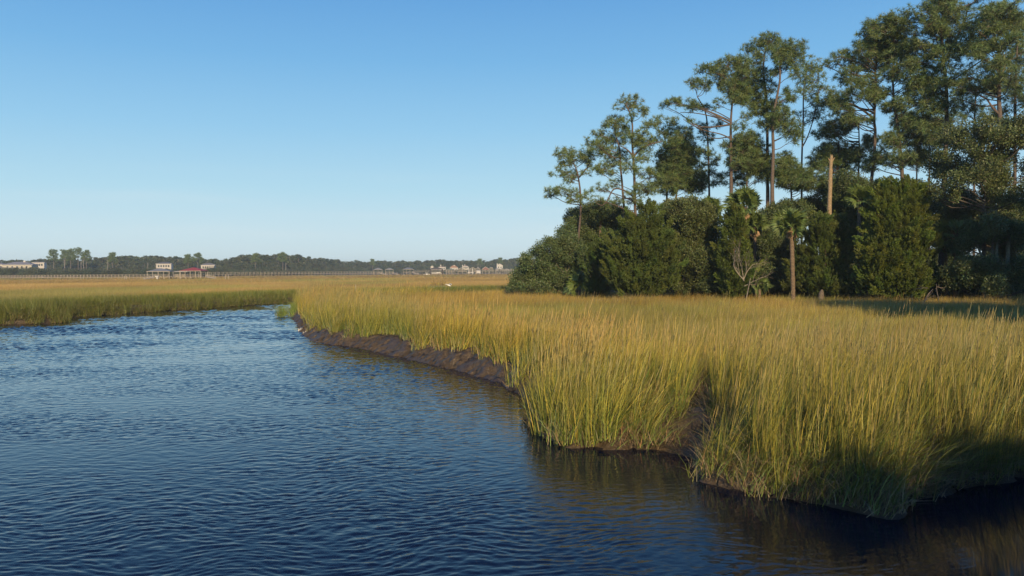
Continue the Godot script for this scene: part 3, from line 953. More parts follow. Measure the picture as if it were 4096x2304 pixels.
	pine("young pine with a dead crooked top beside the slender forked pine", "c3", [[520, 1560], [490, 1420], [470, 1300], [450, 1210]], 80, 0.16,
		[[420, 1240, 60, 45], [480, 1290, 70, 50], [390, 1340, 80, 50], [490, 1390, 90, 55], [600, 1370, 70, 45], [690, 1400, 80, 55], [400, 1440, 90, 50], [540, 1470, 100, 50], [660, 1480, 90, 50]], {"back": 1, "forks": [[0.07, [[575, 1400], [545, 1320], [530, 1230], [495, 1180]]]]})
	pine("leaning pine with tiered crown reaching out above the pale snag", "n", [[3470, 900], [3480, 773], [3495, 636], [3501, 528], [3497, 476], [3504, 328], [3502, 276], [3522, 200], [3520, 155]], 78, 0.34,
		[[240, 690, 50, 35, "c4"], [330, 670, 60, 45, "c4"], [440, 650, 60, 60, "c4"], [540, 640, 50, 50, "c4"], [520, 700, 70, 50, "c4"], [640, 760, 60, 50, "c4"], [380, 840, 70, 50, "c4"], [470, 860, 60, 40, "c4"], [560, 520, 50, 50, "c4"], [640, 520, 60, 50, "c4"],
		[760, 500, 90, 60, "c4"], [870, 580, 90, 70, "c4"], [780, 620, 90, 60, "c4"], [920, 660, 80, 60, "c4"], [700, 680, 70, 50, "c4"], [850, 760, 90, 50, "c4"], [800, 900, 80, 50, "c4"], [380, 1050, 70, 50, "c4"], [480, 1000, 70, 50, "c4"], [560, 960, 60, 40, "c4"],
		[250, 1090, 80, 50, "c4"], [350, 1120, 80, 50, "c4"], [470, 1160, 80, 50, "c4"], [600, 1140, 80, 50, "c4"], [720, 1150, 80, 60, "c4"], [690, 1080, 70, 50, "c4"], [260, 1250, 80, 60, "c4"], [340, 1310, 80, 50, "c4"], [450, 1400, 80, 50, "c4"], [560, 1410, 70, 50, "c4"]],
		{"dense": 0.85, "deep": 3.5, "back": 1, "forks": [[0.12, [[3497, 476], [3450, 440], [3400, 415], [3350, 430]]], [0.12, [[3504, 330], [3470, 305], [3420, 300], [3350, 255]]]]})
	pine("tall pine with a domed top between the leaning pine and the tallest pine", "n", [[3615, 880], [3610, 730], [3604, 636], [3593, 528], [3583, 449], [3574, 380], [3573, 276], [3590, 160], [3580, 80]], 76, 0.36,
		[[690, 280, 50, 50, "c4"], [780, 300, 60, 60, "c4"], [660, 370, 50, 50, "c4"], [760, 370, 70, 50, "c4"], [930, 240, 100, 60, "c4"], [1010, 240, 50, 50, "c4"], [870, 260, 60, 60, "c4"], [960, 330, 90, 60, "c4"], [1010, 400, 80, 60, "c4"], [900, 400, 80, 50, "c4"],
		[940, 480, 90, 60, "c4"], [1000, 560, 90, 60, "c4"], [1100, 490, 80, 60, "c4"], [1150, 540, 70, 50, "c4"], [1030, 620, 70, 50, "c4"], [1060, 800, 90, 60, "c4"], [1000, 850, 80, 50, "c4"], [1050, 940, 100, 50, "c4"], [1120, 1020, 90, 50, "c4"], [1230, 1050, 60, 50, "c4"],
		[1000, 1090, 60, 50, "c4"], [1100, 1200, 100, 50, "c4"], [980, 1240, 90, 50, "c4"], [880, 1260, 90, 50, "c4"], [1180, 1230, 80, 50, "c4"], [800, 1020, 60, 40, "c4"], [900, 390, 90, 60, "c6"], [1050, 420, 90, 50, "c6"], [1150, 200, 90, 60, "c6"], [1200, 260, 80, 50, "c6"],
		[900, 550, 80, 50, "c6"], [880, 640, 90, 60, "c6"], [1050, 640, 110, 60, "c6"], [1000, 560, 80, 60, "c6"]], {"deep": 3.5, "dense": 0.85, "back": 1})
	pine("short pine with a flat topped crown above the pale snag", "c6", [[575, 1200], [575, 1030], [590, 800], [600, 600], [600, 400], [598, 250], [590, 140]], 84, 0.22,
		[[190, 190, 60, 50], [280, 260, 80, 50], [380, 240, 80, 50], [170, 260, 60, 45], [540, 140, 80, 50], [430, 130, 80, 45], [460, 520, 110, 60], [560, 530, 90, 60], [480, 590, 90, 50], [660, 450, 80, 50], [650, 550, 70, 40], [520, 690, 90, 50], [680, 720, 60, 60], [660, 390, 60, 50]], {"deep": 3.0, "back": 1})
	pine("bushy pine directly behind the pale snag", "c6", [[345, 1250], [345, 1060], [340, 800], [325, 650], [330, 500], [340, 370]], 84, 0.2,
		[[330, 400, 90, 60], [180, 470, 70, 50], [240, 520, 60, 50], [150, 540, 50, 40], [60, 640, 60, 45], [120, 680, 90, 45], [60, 720, 60, 35], [380, 620, 90, 60], [420, 700, 80, 50], [300, 580, 80, 60], [250, 640, 80, 60], [390, 930, 80, 50], [200, 860, 60, 40], [430, 970, 80, 50]], {"deep": 2.5, "back": 1})
	pine("tallest pine with two main stems and a crown cut by the sky", "c5", [[340, 2600], [350, 2400], [390, 1600], [395, 1300], [390, 1000], [365, 750], [350, 550], [335, 350], [350, 200], [335, 30], [345, -40]], 74, 0.42,
		[[240, 20, 60, 50], [350, 0, 70, 50], [430, 60, 50, 60], [150, 80, 60, 50], [250, 110, 80, 60], [360, 120, 80, 60], [400, 220, 70, 60], [240, 200, 80, 50], [100, 190, 80, 40], [30, 250, 70, 50], [200, 290, 80, 50], [330, 280, 80, 50], [430, 330, 60, 40],
		[60, 350, 80, 50], [270, 440, 80, 50], [180, 380, 80, 45], [400, 440, 80, 50], [480, 470, 60, 60], [440, 540, 80, 40], [30, 530, 80, 50], [100, 580, 90, 50], [200, 620, 90, 60], [300, 600, 70, 50], [60, 680, 90, 50], [150, 740, 90, 50], [270, 770, 80, 60],
		[220, 840, 90, 50], [50, 1000, 90, 50], [180, 970, 90, 50], [260, 1010, 90, 50], [330, 1070, 60, 50], [100, 1060, 70, 40], [580, 80, 70, 50], [670, 80, 50, 50], [630, 150, 70, 50], [560, 190, 50, 30], [200, 1230, 110, 60], [330, 1290, 110, 60], [120, 1290, 100, 50]],
		{"deep": 3.5, "dense": 0.85, "back": 1, "forks": [[0.15, [[380, 700], [480, 520], [560, 340], [620, 190], [625, 110]]], [0.14, [[388, 1010], [300, 925], [160, 890], [0, 925]]], [0.13, [[392, 1010], [440, 940], [540, 880], [830, 680]]]]})
	pine("massive pine with a dense dark crown at the end of the wood", "c5", [[1010, 2500], [1020, 1700], [1015, 1400], [1005, 1200], [1003, 1000], [1005, 800], [1005, 620], [990, 550], [950, 430], [1000, 300], [1060, 120]], 70, 0.42,
		[[780, 210, 70, 50], [860, 170, 70, 50], [960, 130, 80, 50], [1050, 90, 70, 50], [1120, 100, 80, 60], [1200, 120, 60, 50], [920, 230, 90, 50], [1060, 220, 90, 60], [1180, 220, 80, 50], [1260, 180, 60, 50], [1000, 330, 90, 60], [1120, 340, 90, 60], [900, 370, 70, 50],
		[700, 300, 90, 50], [640, 360, 70, 60], [700, 420, 80, 50], [760, 480, 80, 50], [830, 540, 80, 50], [920, 560, 60, 50], [700, 580, 100, 60], [600, 620, 90, 60], [540, 720, 100, 60], [800, 600, 90, 50], [1050, 440, 90, 60], [1150, 480, 80, 50], [1230, 600, 80, 60],
		[1200, 660, 70, 50], [760, 800, 90, 60], [650, 880, 90, 50], [880, 780, 80, 50], [880, 870, 70, 50], [550, 1010, 90, 50], [680, 990, 110, 60], [820, 970, 110, 60], [930, 980, 90, 60], [1100, 900, 80, 50], [1050, 1040, 60, 50]], {"deep": 4.0, "dense": 0.85, "back": 1, "forks": [[0.12, [[1010, 1330], [930, 1250], [860, 1150], [780, 1100]]], [0.12, [[1005, 900], [1060, 800], [1065, 700], [1050, 620]]]]})
	pine("pine with forked upper trunk half hidden behind the massive pine", "c5", [[1185, 2400], [1190, 1330], [1190, 1100], [1200, 900], [1200, 750], [1220, 500], [1240, 330]], 80, 0.3,
		[[1150, 760, 70, 60], [1260, 480, 60, 60], [1270, 700, 50, 60], [1250, 950, 70, 50], [1210, 990, 60, 50], [1150, 1110, 60, 40], [1250, 1230, 80, 60], [1130, 1290, 80, 60], [1280, 330, 40, 60], [1330, 560, 60, 60], [1340, 850, 60, 60], [1350, 230, 60, 60], [1340, 1100, 80, 60]], {"deep": 3.0, "back": 1})
	pine("pine with a black looking straight trunk below the massive crown", "c5", [[715, 2300], [720, 1440], [725, 1250], [735, 1080], [740, 1000]], 88, 0.22,
		[[640, 1130, 60, 50], [860, 1100, 80, 50], [830, 1200, 70, 50], [700, 1060, 90, 40], [540, 1230, 70, 60], [600, 1310, 90, 60], [850, 1350, 90, 60], [500, 1150, 60, 40]], {"deep": 3.0})
	pine("pine with low tufted boughs seen between the domed pine and the oak", "c7", [[305, 1200], [305, 800], [310, 620], [312, 350], [315, 180]], 86, 0.24,
		[[240, 160, 80, 60], [300, 200, 110, 70], [400, 230, 90, 60], [250, 300, 90, 55], [360, 330, 80, 50], [380, 450, 80, 60], [330, 90, 90, 50], [430, 130, 80, 50]], {"deep": 3.0, "back": 1})
	pine("thin pine with a straight dark trunk in front of the sky gap", "c7", [[175, 1100], [175, 780], [180, 400], [178, 150]], 88, 0.2,
		[[100, 200, 90, 60], [100, 320, 90, 40], [130, 480, 90, 50], [200, 550, 70, 45], [60, 500, 50, 45], [60, 90, 90, 50], [150, 60, 90, 50], [250, 420, 50, 40]], {"deep": 3.0, "back": 1})

	# broad-leaved trees and shrubs along the marsh
	oak("low spreading grey green oak at the outer end of the wood", "z4", [[358, 1335], [350, 1200], [320, 1110], [300, 1040]], 84, 0.22,
		[[350, 960, 50, 45], [310, 1000, 60, 45], [230, 1050, 70, 45], [370, 1060, 70, 60], [150, 1140, 80, 55], [280, 1140, 90, 65], [400, 1120, 60, 70], [70, 1230, 60, 50], [180, 1230, 80, 55], [280, 1240, 80, 50], [390, 1210, 55, 50], [40, 1280, 50, 30], [130, 1290, 80, 30], [250, 1300, 70, 30]],
		{"tone": Color(1.1, 1.15, 1.25), "deep": 3.0, "dense": 0.75, "forks": [[0.08, [[350, 1220], [260, 1110], [190, 1060]]], [0.07, [[345, 1190], [400, 1100], [420, 1050]]]], "lichen": Color(0.3, 0.26, 0.21)})
	oak("dark round-leaved oak behind the outermost cedar", "z4", [[540, 1330], [545, 1100], [550, 950], [560, 850]], 92, 0.2,
		[[440, 830, 45, 40], [500, 805, 50, 40], [570, 810, 60, 40], [640, 830, 50, 45], [420, 890, 45, 50], [490, 890, 60, 50], [570, 890, 70, 50], [650, 890, 50, 50], [430, 960, 45, 45], [520, 970, 70, 55], [610, 970, 70, 55], [430, 1050, 50, 60], [510, 1060, 60, 60]], {"deep": 3.0, "back": 1, "tone": Color(1.0, 1.0, 1.0)})
	oak("tangled brown green oak between the great cedar and the palmettos", "z4", [[1100, 1345], [1105, 1230], [1120, 1080], [1130, 950]], 74, 0.15,
		[[1030, 800, 60, 45], [1130, 790, 70, 45], [1220, 830, 50, 45], [1060, 890, 70, 55], [1180, 900, 80, 60], [1260, 970, 40, 60], [1060, 990, 70, 65], [1170, 1020, 80, 65], [1090, 1100, 70, 65], [1190, 1120, 80, 65], [1110, 1200, 70, 60], [1210, 1220, 80, 65], [1150, 1280, 80, 40], [1260, 1280, 50, 40]],
		{"tone": Color(1.1, 1.0, 0.95), "deep": 3.0, "back": 1, "forks": [[0.09, [[1250, 1310], [1255, 1200], [1230, 1100]]]]})
	oak("shaded understory oak behind the dead pale shrub", "z4", [[1600, 1345], [1600, 1200], [1610, 1050]], 76, 0.14,
		[[1580, 1000, 70, 60], [1660, 1010, 70, 60], [1560, 1100, 70, 60], [1650, 1110, 80, 60], [1590, 1190, 80, 60], [1690, 1200, 70, 60], [1550, 1280, 70, 50], [1640, 1280, 80, 50], [1320, 1100, 50, 80], [1310, 1240, 50, 70], [1420, 1290, 60, 40]], {"deep": 2.5, "back": 2, "tone": Color(1.0, 1.0, 1.0)})
	oak("dark understory oak filling the space behind the lone palmetto", "z5", [[200, 1310], [205, 1200], [210, 1060]], 80, 0.14,
		[[170, 1010, 50, 45], [230, 1030, 50, 45], [150, 1090, 60, 50], [230, 1110, 60, 50], [170, 1180, 70, 50], [250, 1200, 60, 50], [150, 1260, 70, 40], [240, 1270, 60, 40], [330, 960, 60, 40], [400, 940, 60, 40]], {"deep": 3.0, "back": 2, "tone": Color(1.0, 1.0, 1.0)})
	oak("dark understory oak between the two rounded cedars", "z5", [[590, 1310], [590, 1150], [600, 950]], 78, 0.16,
		[[540, 900, 50, 45], [600, 880, 50, 45], [560, 970, 60, 50], [620, 1000, 60, 50], [560, 1060, 60, 50], [640, 1090, 60, 50], [580, 1160, 60, 50], [660, 1200, 60, 50], [600, 1260, 60, 40], [680, 1270, 60, 40], [500, 850, 60, 35]], {"deep": 3.0, "back": 2, "tone": Color(1.0, 1.0, 1.0)})
	oak("great live oak with pale lichen covered limbs at the end of the wood", "c7", [[880, 1600], [890, 1250], [900, 1080], [880, 1000], [895, 930], [900, 700], [900, 540]], 63, 0.26,
		[[560, 300, 80, 60], [700, 200, 90, 60], [850, 160, 90, 60], [1000, 200, 90, 60], [1150, 180, 90, 60], [1260, 150, 80, 60], [620, 420, 80, 60], [780, 350, 80, 55], [900, 290, 80, 55], [1050, 330, 90, 60], [1200, 330, 90, 60], [500, 480, 80, 60], [640, 560, 90, 60], [780, 520, 80, 60], [960, 480, 80, 55],
		[1100, 480, 90, 60], [1250, 480, 80, 60], [560, 680, 90, 60], [720, 640, 90, 60], [900, 640, 80, 55], [1080, 640, 90, 60], [1230, 660, 80, 60], [450, 750, 80, 60], [350, 800, 80, 55], [950, 790, 80, 55], [1100, 800, 90, 60], [1250, 850, 80, 60], [1000, 900, 80, 60], [480, 880, 90, 50], [1350, 300, 90, 90], [1350, 600, 90, 90], [1360, 200, 90, 80], [1130, 950, 90, 60]],
		{"deep": 4.0, "back": 1, "dense": 0.5, "tone": Color(1.05, 1.0, 0.95), "lichen": Color(0.36, 0.33, 0.22), "forks": [[0.12, [[900, 540], [870, 460], [800, 420], [740, 390], [735, 330]]], [0.1, [[880, 480], [920, 400], [945, 340]]], [0.1, [[900, 540], [980, 420], [945, 345], [960, 280]]], [0.09, [[1000, 480], [1040, 420], [1100, 385], [1165, 340]]], [0.12, [[890, 930], [860, 945], [800, 910]]], [0.1, [[900, 900], [950, 830], [965, 815]]], [0.1, [[780, 735], [700, 715], [600, 690]]]]})
	oak("many stemmed live oak with mottled trunks in deep shade", "c8", [[1530, 1250], [1520, 580], [1520, 200], [1510, 60]], 62, 0.16,
		[[1300, 60, 110, 80], [1450, 120, 100, 70], [1650, 80, 110, 80], [1850, 120, 110, 80], [1950, 250, 100, 90], [1200, 200, 90, 80], [1150, 350, 90, 80], [1900, 420, 100, 90], [1300, 620, 110, 80], [1500, 680, 110, 80], [1700, 680, 110, 80], [1880, 640, 110, 90], [1200, 780, 120, 90], [1400, 830, 120, 90], [1600, 830, 120, 90], [1800, 830, 120, 90], [1950, 830, 100, 90], [1000, 800, 110, 90], [900, 700, 90, 80], [1050, 620, 90, 80]],
		{"deep": 3.0, "back": 1, "tone": Color(1.0, 1.0, 1.0), "lichen": Color(0.28, 0.26, 0.17), "forks": [[0.2, [[1600, 1250], [1585, 560], [1580, 370], [1600, 200]]], [0.2, [[1720, 1250], [1735, 580], [1760, 180], [1800, 0]]], [0.14, [[1430, 1250], [1390, 580], [1330, 370], [1270, 230]]]]})
	oak("dense dark oak crown closing the far side of the wood", "c7", [[1200, 1600], [1200, 1200], [1210, 900]], 70, 0.2,
		[[700, 900, 100, 70], [600, 1000, 100, 70], [760, 1040, 100, 70], [900, 1060, 100, 70], [1050, 1050, 100, 70], [1200, 1060, 100, 70], [650, 1150, 100, 70], [820, 1180, 100, 70], [1000, 1180, 100, 70], [1150, 1200, 100, 70], [1280, 1200, 100, 70], [560, 1280, 100, 70], [720, 1330, 100, 70], [900, 1330, 100, 70], [1080, 1340, 100, 70], [1250, 1350, 100, 70], [420, 1050, 90, 60], [380, 1180, 90, 60]], {"deep": 4.0, "back": 2, "dense": 0.7, "tone": Color(1.0, 1.0, 1.0)})

	# cedars
	cedar("great rounded dark green cedar with two pointed tops", "z4", [[820, 1080, 190, 250], [885, 880, 70, 140], [760, 960, 80, 130], [960, 1100, 110, 200], [700, 1180, 90, 150], [830, 1230, 190, 130]], 71, Color(1.0, 1.0, 1.0))
	cedar("narrow dark cedar squeezed beside the great cedar", "z4", [[545, 1150, 75, 190], [600, 1060, 50, 120], [550, 1270, 80, 90]], 77, Color(0.95, 1.0, 1.0))
	cedar("tall narrow yellow green cedar between the palmettos", "z4", [[1420, 1060, 85, 270], [1440, 880, 45, 120], [1490, 1150, 70, 170], [1430, 1270, 100, 90]], 69, Color(1.1, 1.1, 0.9))
	cedar("rounded cedar standing beside the lone palmetto", "c9", [[800, 760, 330, 470], [560, 900, 210, 300], [1000, 480, 180, 300], [720, 420, 160, 230], [460, 1050, 120, 150], [800, 1080, 350, 180]], 69, Color(1.0, 1.0, 0.95))
	cedar("bright yellow green cedar with a pointed top beside the dark oaks", "z5", [[770, 1060, 120, 230], [800, 900, 60, 110], [700, 960, 70, 120], [860, 1010, 55, 130], [680, 1140, 90, 140], [760, 1240, 140, 100]], 65, Color(1.25, 1.2, 0.85))

	# palmettos
	palm("lone palmetto with straight bare trunk and brown skirt at the marsh edge", "c9", [372, 345], [395, 1250], 66, 0.92, 0.17, 36, 20)
	palm("palmetto with fan leaves and a brown skirt among the oak leaves", "z4", [1272, 800], [1255, 1290], 77, 0.9, 0.15, 26, 8)
	palm("tall palmetto with wide fans above the narrow cedar", "z4", [1490, 770], [1500, 1330], 71, 1.05, 0.16, 28, 6)
	palm("drooping palmetto with long brown dead leaves below its crown", "z4", [1560, 900], [1560, 1330], 73, 0.85, 0.13, 24, 14)
	palm("young palmetto opening its fans low at the foot of the outer oak", "z4", [430, 1300], [430, 1330], 80, 1.0, 0.12, 12, 0)
	palm("palmetto head poking out above the round-leaved oak", "z4", [565, 800], [560, 1330], 90, 0.7, 0.15, 20, 0)
	palm("palmetto with pale fans behind the bright cedar", "c6", [600, 1130], [600, 1900], 74, 0.85, 0.15, 24, 0)
	palm("palmetto fans rising between the two crowns of cedar", "c6", [880, 1030], [880, 1900], 76, 0.75, 0.15, 22, 0)
	palm("palmetto with rough leaf bases bristling along its trunk in the shade", "c8", [990, 120], [990, 620], 64, 0.7, 0.16, 8, 2, 44)
	palm("shaded palmetto with hanging fans beside the bristling trunk", "c8", [840, 210], [850, 800], 65, 0.85, 0.14, 20, 4)
	palm("young low palmetto under the dead pale shrub", "z4", [1590, 1300], [1590, 1330], 68, 0.7, 0.12, 12, 0)

	# dead wood
	var snag_foot := at(3316, 863, 72)
	var snag := thing("dead_snag", "pale broken dead trunk without bark rising above the cedars", "tree", Vector3(snag_foot.x, 0.5, snag_foot.z))
	var b := MB.new()
	var sl := pixel_line("c6", [[215, 1330], [225, 1000], [232, 750], [238, 620], [244, 570]], 72)
	var pts: Array = [Vector3.ZERO]
	for p in sl:
		pts.append(p - snag.position)
	var wood := Color(0.50, 0.36, 0.2)
	var ss := spline(pts, 4)
	var sr: Array = tapered(ss.size(), 0.24, 0.12)
	for i in sr.size():
		sr[i] *= rnd(0.9, 1.1)
	b.tube(ss, sr, 9, wood, true)
	part("trunk", b.mesh(), mats.bark, snag)
	for q in [[[238, 640], [215, 610], [200, 585]], [[245, 640], [270, 600], [292, 578]], [[240, 590], [238, 560], [236, 540]], [[250, 590], [255, 560], [256, 540]], [[228, 900], [205, 880], [198, 872]], [[222, 1080], [245, 1062], [252, 1055]], [[232, 760], [256, 748], [262, 738]]]:
		b = MB.new()
		var e: Array = []
		for p in q:
			e.append(cat("c6", p[0], p[1], 72) - snag.position)
		b.tube(e, [0.11, 0.07, 0.015], 5, jit(wood, 0.15), true)
		part("splinter", b.mesh(), mats.bark, snag)
	var bone := Color(0.40, 0.34, 0.26)
	var shrub := cat("z4", 1490, 1340, 66)
	bare("dead_shrub", "leafless pale dead shrub with forking branches before the narrow cedar", "shrub", Vector3(shrub.x, 0.5, shrub.z), [[Vector3.ZERO, Vector3(0.02, 1, 0), 2.6, 0.09, 0], [Vector3(0, 2.4, 0), Vector3(-0.6, 0.8, 0.1), 1.4, 0.06, 3], [Vector3(0, 2.5, 0), Vector3(0.5, 0.9, 0), 1.3, 0.05, 3], [Vector3(0.02, 1.9, 0), Vector3(0.9, 0.3, 0), 1.2, 0.04, 3], [Vector3(0, 2.3, 0), Vector3(-0.2, 1.0, 0.2), 1.5, 0.05, 3]], bone)
	var fallen := cat("c8", 500, 1080, 60)
	bare("fallen_branch", "fallen bleached branch propped up in the shaded grass", "branch", Vector3(fallen.x, 0.5, fallen.z), [[Vector3(-0.1, 0.3, 0), Vector3(0.62, 1.0, 0), 2.0, 0.07, 1], [Vector3(1.2, 1.0, 0), Vector3(-0.45, 1.0, 0), 1.2, 0.05, 0], [Vector3(1.0, 1.9, 0), Vector3(0.9, 0.1, 0), 0.6, 0.04, 1], [Vector3(1.0, 1.8, 0), Vector3(0.45, -1.0, 0), 1.4, 0.045, 0], [Vector3(0.4, 1.8, 0), Vector3(-1.0, 0.1, 0), 0.9, 0.03, 1]], Color(0.3, 0.24, 0.19))
	var st := cat("c9", 750, 1200, 66)
	var stump := thing("tree_stump", "weathered grey stump in front of the rounded cedar", "stump", Vector3(st.x, 0.5, st.z))
	b = MB.new()
	b.tube([Vector3.ZERO, Vector3(0, 0.8, 0), Vector3(0.05, 1.35, 0), Vector3(0.12, 1.6, 0)], [0.32, 0.24, 0.2, 0.06], 8, Color(0.23, 0.18, 0.14), true)
	part("trunk", b.mesh(), mats.bark, stump)

	# trees that stand outside the picture on the right and throw the shade seen in it
	shade_trees()
	understory()

func shade_trees() -> void:
	var far := ["first", "second", "third", "fourth", "fifth", "sixth", "seventh", "eighth"]
	var k := 0
	for p in [[30, 24, 13], [31.5, 15, 15], [33.5, 6, 17], [37, -4, 20], [45, 22, 21], [48, 11, 22], [51, 0, 24], [56, 24, 22]]:
		var base := Vector3(p[0], TOP, -p[1])
		var line: Array = [base, base + Vector3(0.3, p[2] * 0.5, 0), base + Vector3(0, p[2], 0)]
		solid_oak("%s tall oak of the wood beside the shaded marsh, counted from the hammock" % far[k], "oaks that shade the marsh", base, line, p[2], 5.5)
		k += 1
	k = 0
	for p in [[8.2, -6.2, 5.3], [11.0, -5.8, 6.0], [13.8, -6.3, 6.4], [16.8, -5.9, 6.1], [20.0, -6, 6.4], [23.4, -6, 6.6]]:
		var base := Vector3(p[0], TOP, -p[1])
		var line: Array = [base, base + Vector3(0.2, p[2] * 0.5, 0), base + Vector3(0, p[2], 0)]
		solid_oak("%s oak of the near shore shading the bend of the creek" % ["outermost", "second", "third", "fourth", "fifth", "innermost"][k], "oaks on the near shore", base, line, p[2], 2.2)
		k += 1

# low evergreen shrubs that close the wood near the ground
func understory() -> void:
	var names_of := ["wax myrtle", "yaupon", "young oak", "young bay"]
	var k := 0
	for row in 2:
		var x := 2480.0
		while x < 4250.0:
			x += rnd(55.0, 85.0)
			var d := (88.0 if row == 0 else 100.0) - smoothstep(3000.0, 4000.0, x) * 16.0 + rnd(-3, 3)
			var p := at(x, 1150, d)
			var h := rnd(2.6, 4.2) + row * 1.6
			var base := Vector3(p.x, TOP, p.z)
			var root := thing("shrub", "dark evergreen shrub in the shade between the trunks of the hammock", "shrub", base, "shrubs under the pines")
			var b := MB.new()
			for j in 3:
				b.tube([Vector3.ZERO, Vector3(rnd(-0.5, 0.5), h * 0.4, rnd(-0.5, 0.5)), Vector3(rnd(-1, 1), h * 0.8, rnd(-1, 1))], [0.07, 0.05, 0.02], 4, OAK_BARK)
			part("stem", b.mesh(), mats.bark, root)
			var xf: Array = []
			var cols := PackedColorArray()
			for j in int(h * 130):
				var q := ball()
				xf.append(Transform3D(aimed(q + Vector3.UP * 0.5, rnd(0.8, 1.4)), Vector3(q.x * 1.5, h * 0.5 + q.y * h * 0.5, q.z * 1.3)))
				cols.append(Color.WHITE * rnd(0.7, 1.2))
			many("crown", leaf_meshes[k % 4], mats.leaves, root, xf, cols)
			k += 1

func solid_oak(label: String, group: String, base: Vector3, line: Array, h: float, r: float) -> void:
	var root := thing("shade_oak", label, "tree", base, group)
	var b := MB.new()
	var local: Array = []
	for p in line:
		local.append(p - base)
	b.tube(spline(local), tapered(9, 0.4, 0.08), 8, OAK_BARK)
	part("trunk", b.mesh(), mats.bark, root)
	var xf: Array = []
	var cols := PackedColorArray()
	for i in 26:
		var c := Vector3(rnd(-r, r), rnd(h * 0.12, h), rnd(-r, r))
		b = MB.new()
		b.tube([Vector3(0, c.y * 0.7, 0), c * Vector3(0.5, 0.9, 0.5), c], [0.1, 0.07, 0.02], 4, OAK_BARK)
		part("limb", b.mesh(), mats.bark, root)
		for j in int(130.0 * clampf(r / 5.5, 0.45, 1.0)):
			xf.append(Transform3D(aimed(ball() + Vector3.UP, rnd(1.4, 2.2)), c + ball() * r * 0.42))
			cols.append(Color.WHITE * rnd(0.8, 1.2))
	many("crown", leaf_meshes[0], mats.leaves, root, xf, cols)

# ---------------------------------------------------------------- docks, houses and the far wood
const TIMBER := Color(0.52, 0.44, 0.34)
const WHITE := Color(0.66, 0.62, 0.56)

func box_part(called: String, a: Vector3, b: Vector3, col: Color, parent: Node3D, mat: Material = null) -> MeshInstance3D:
	# a box between two corners, in the parent's own axes
	var m := MB.new()
	m.box(Transform3D(Basis(), (a + b) * 0.5), (b - a).abs(), col)
	return part(called, m.mesh(), mat if mat else mats.plain, parent)

func bar_part(called: String, a: Vector3, b: Vector3, w: float, h: float, col: Color, parent: Node3D) -> MeshInstance3D:
	var m := MB.new()
	m.bar(a, b, w, h, col)
	return part(called, m.mesh(), mats.plain, parent)

func hip_roof(w: float, d: float, y0: float, h: float, ridge: float, col: Color, parent: Node3D) -> MeshInstance3D:
	var m := MB.new()
	var a := Vector3(-w / 2, y0, d / 2)
	var b := Vector3(w / 2, y0, d / 2)
	var c := Vector3(w / 2, y0, -d / 2)
	var e := Vector3(-w / 2, y0, -d / 2)
	var p := Vector3(-ridge / 2, y0 + h, 0)
	var q := Vector3(ridge / 2, y0 + h, 0)
	m.quad(a, b, q, p, Vector3(0, 1, 1), col)
	m.quad(c, e, p, q, Vector3(0, 1, -1), col)
	m.quad(b, c, q, q + Vector3(0.001, 0, 0), Vector3(1, 1, 0), col)
	m.quad(e, a, p, p - Vector3(0.001, 0, 0), Vector3(-1, 1, 0), col)
	m.quad(a, b, c, e, Vector3(0, -1, 0), col * 0.8)
	return part("roof", m.mesh(), mats.plain, parent)

func gable_roof(w: float, d: float, y0: float, h: float, col: Color, trim: Color, parent: Node3D) -> void:
	var m := MB.new()
	var t := 0.12
	for s in [-1.0, 1.0]:
		var n := Vector3(s * h, w / 2, 0).normalized() * t
		var a := Vector3(s * w / 2, y0, d / 2)
		var b := Vector3(0, y0 + h, d / 2)
		var back := Vector3(0, 0, -d)
		m.quad(a + n, b + n, b + n + back, a + n + back, n, col)
		m.quad(a, b, b + back, a + back, -n, col)
	part("roof", m.mesh(), mats.plain, parent)
	for s in [-1.0, 1.0]:
		bar_part("barge_board", Vector3(s * w / 2, y0 + 0.02, d / 2 + 0.06), Vector3(s * 0.03, y0 + h + 0.02, d / 2 + 0.06), 0.08, 0.3, trim, parent)

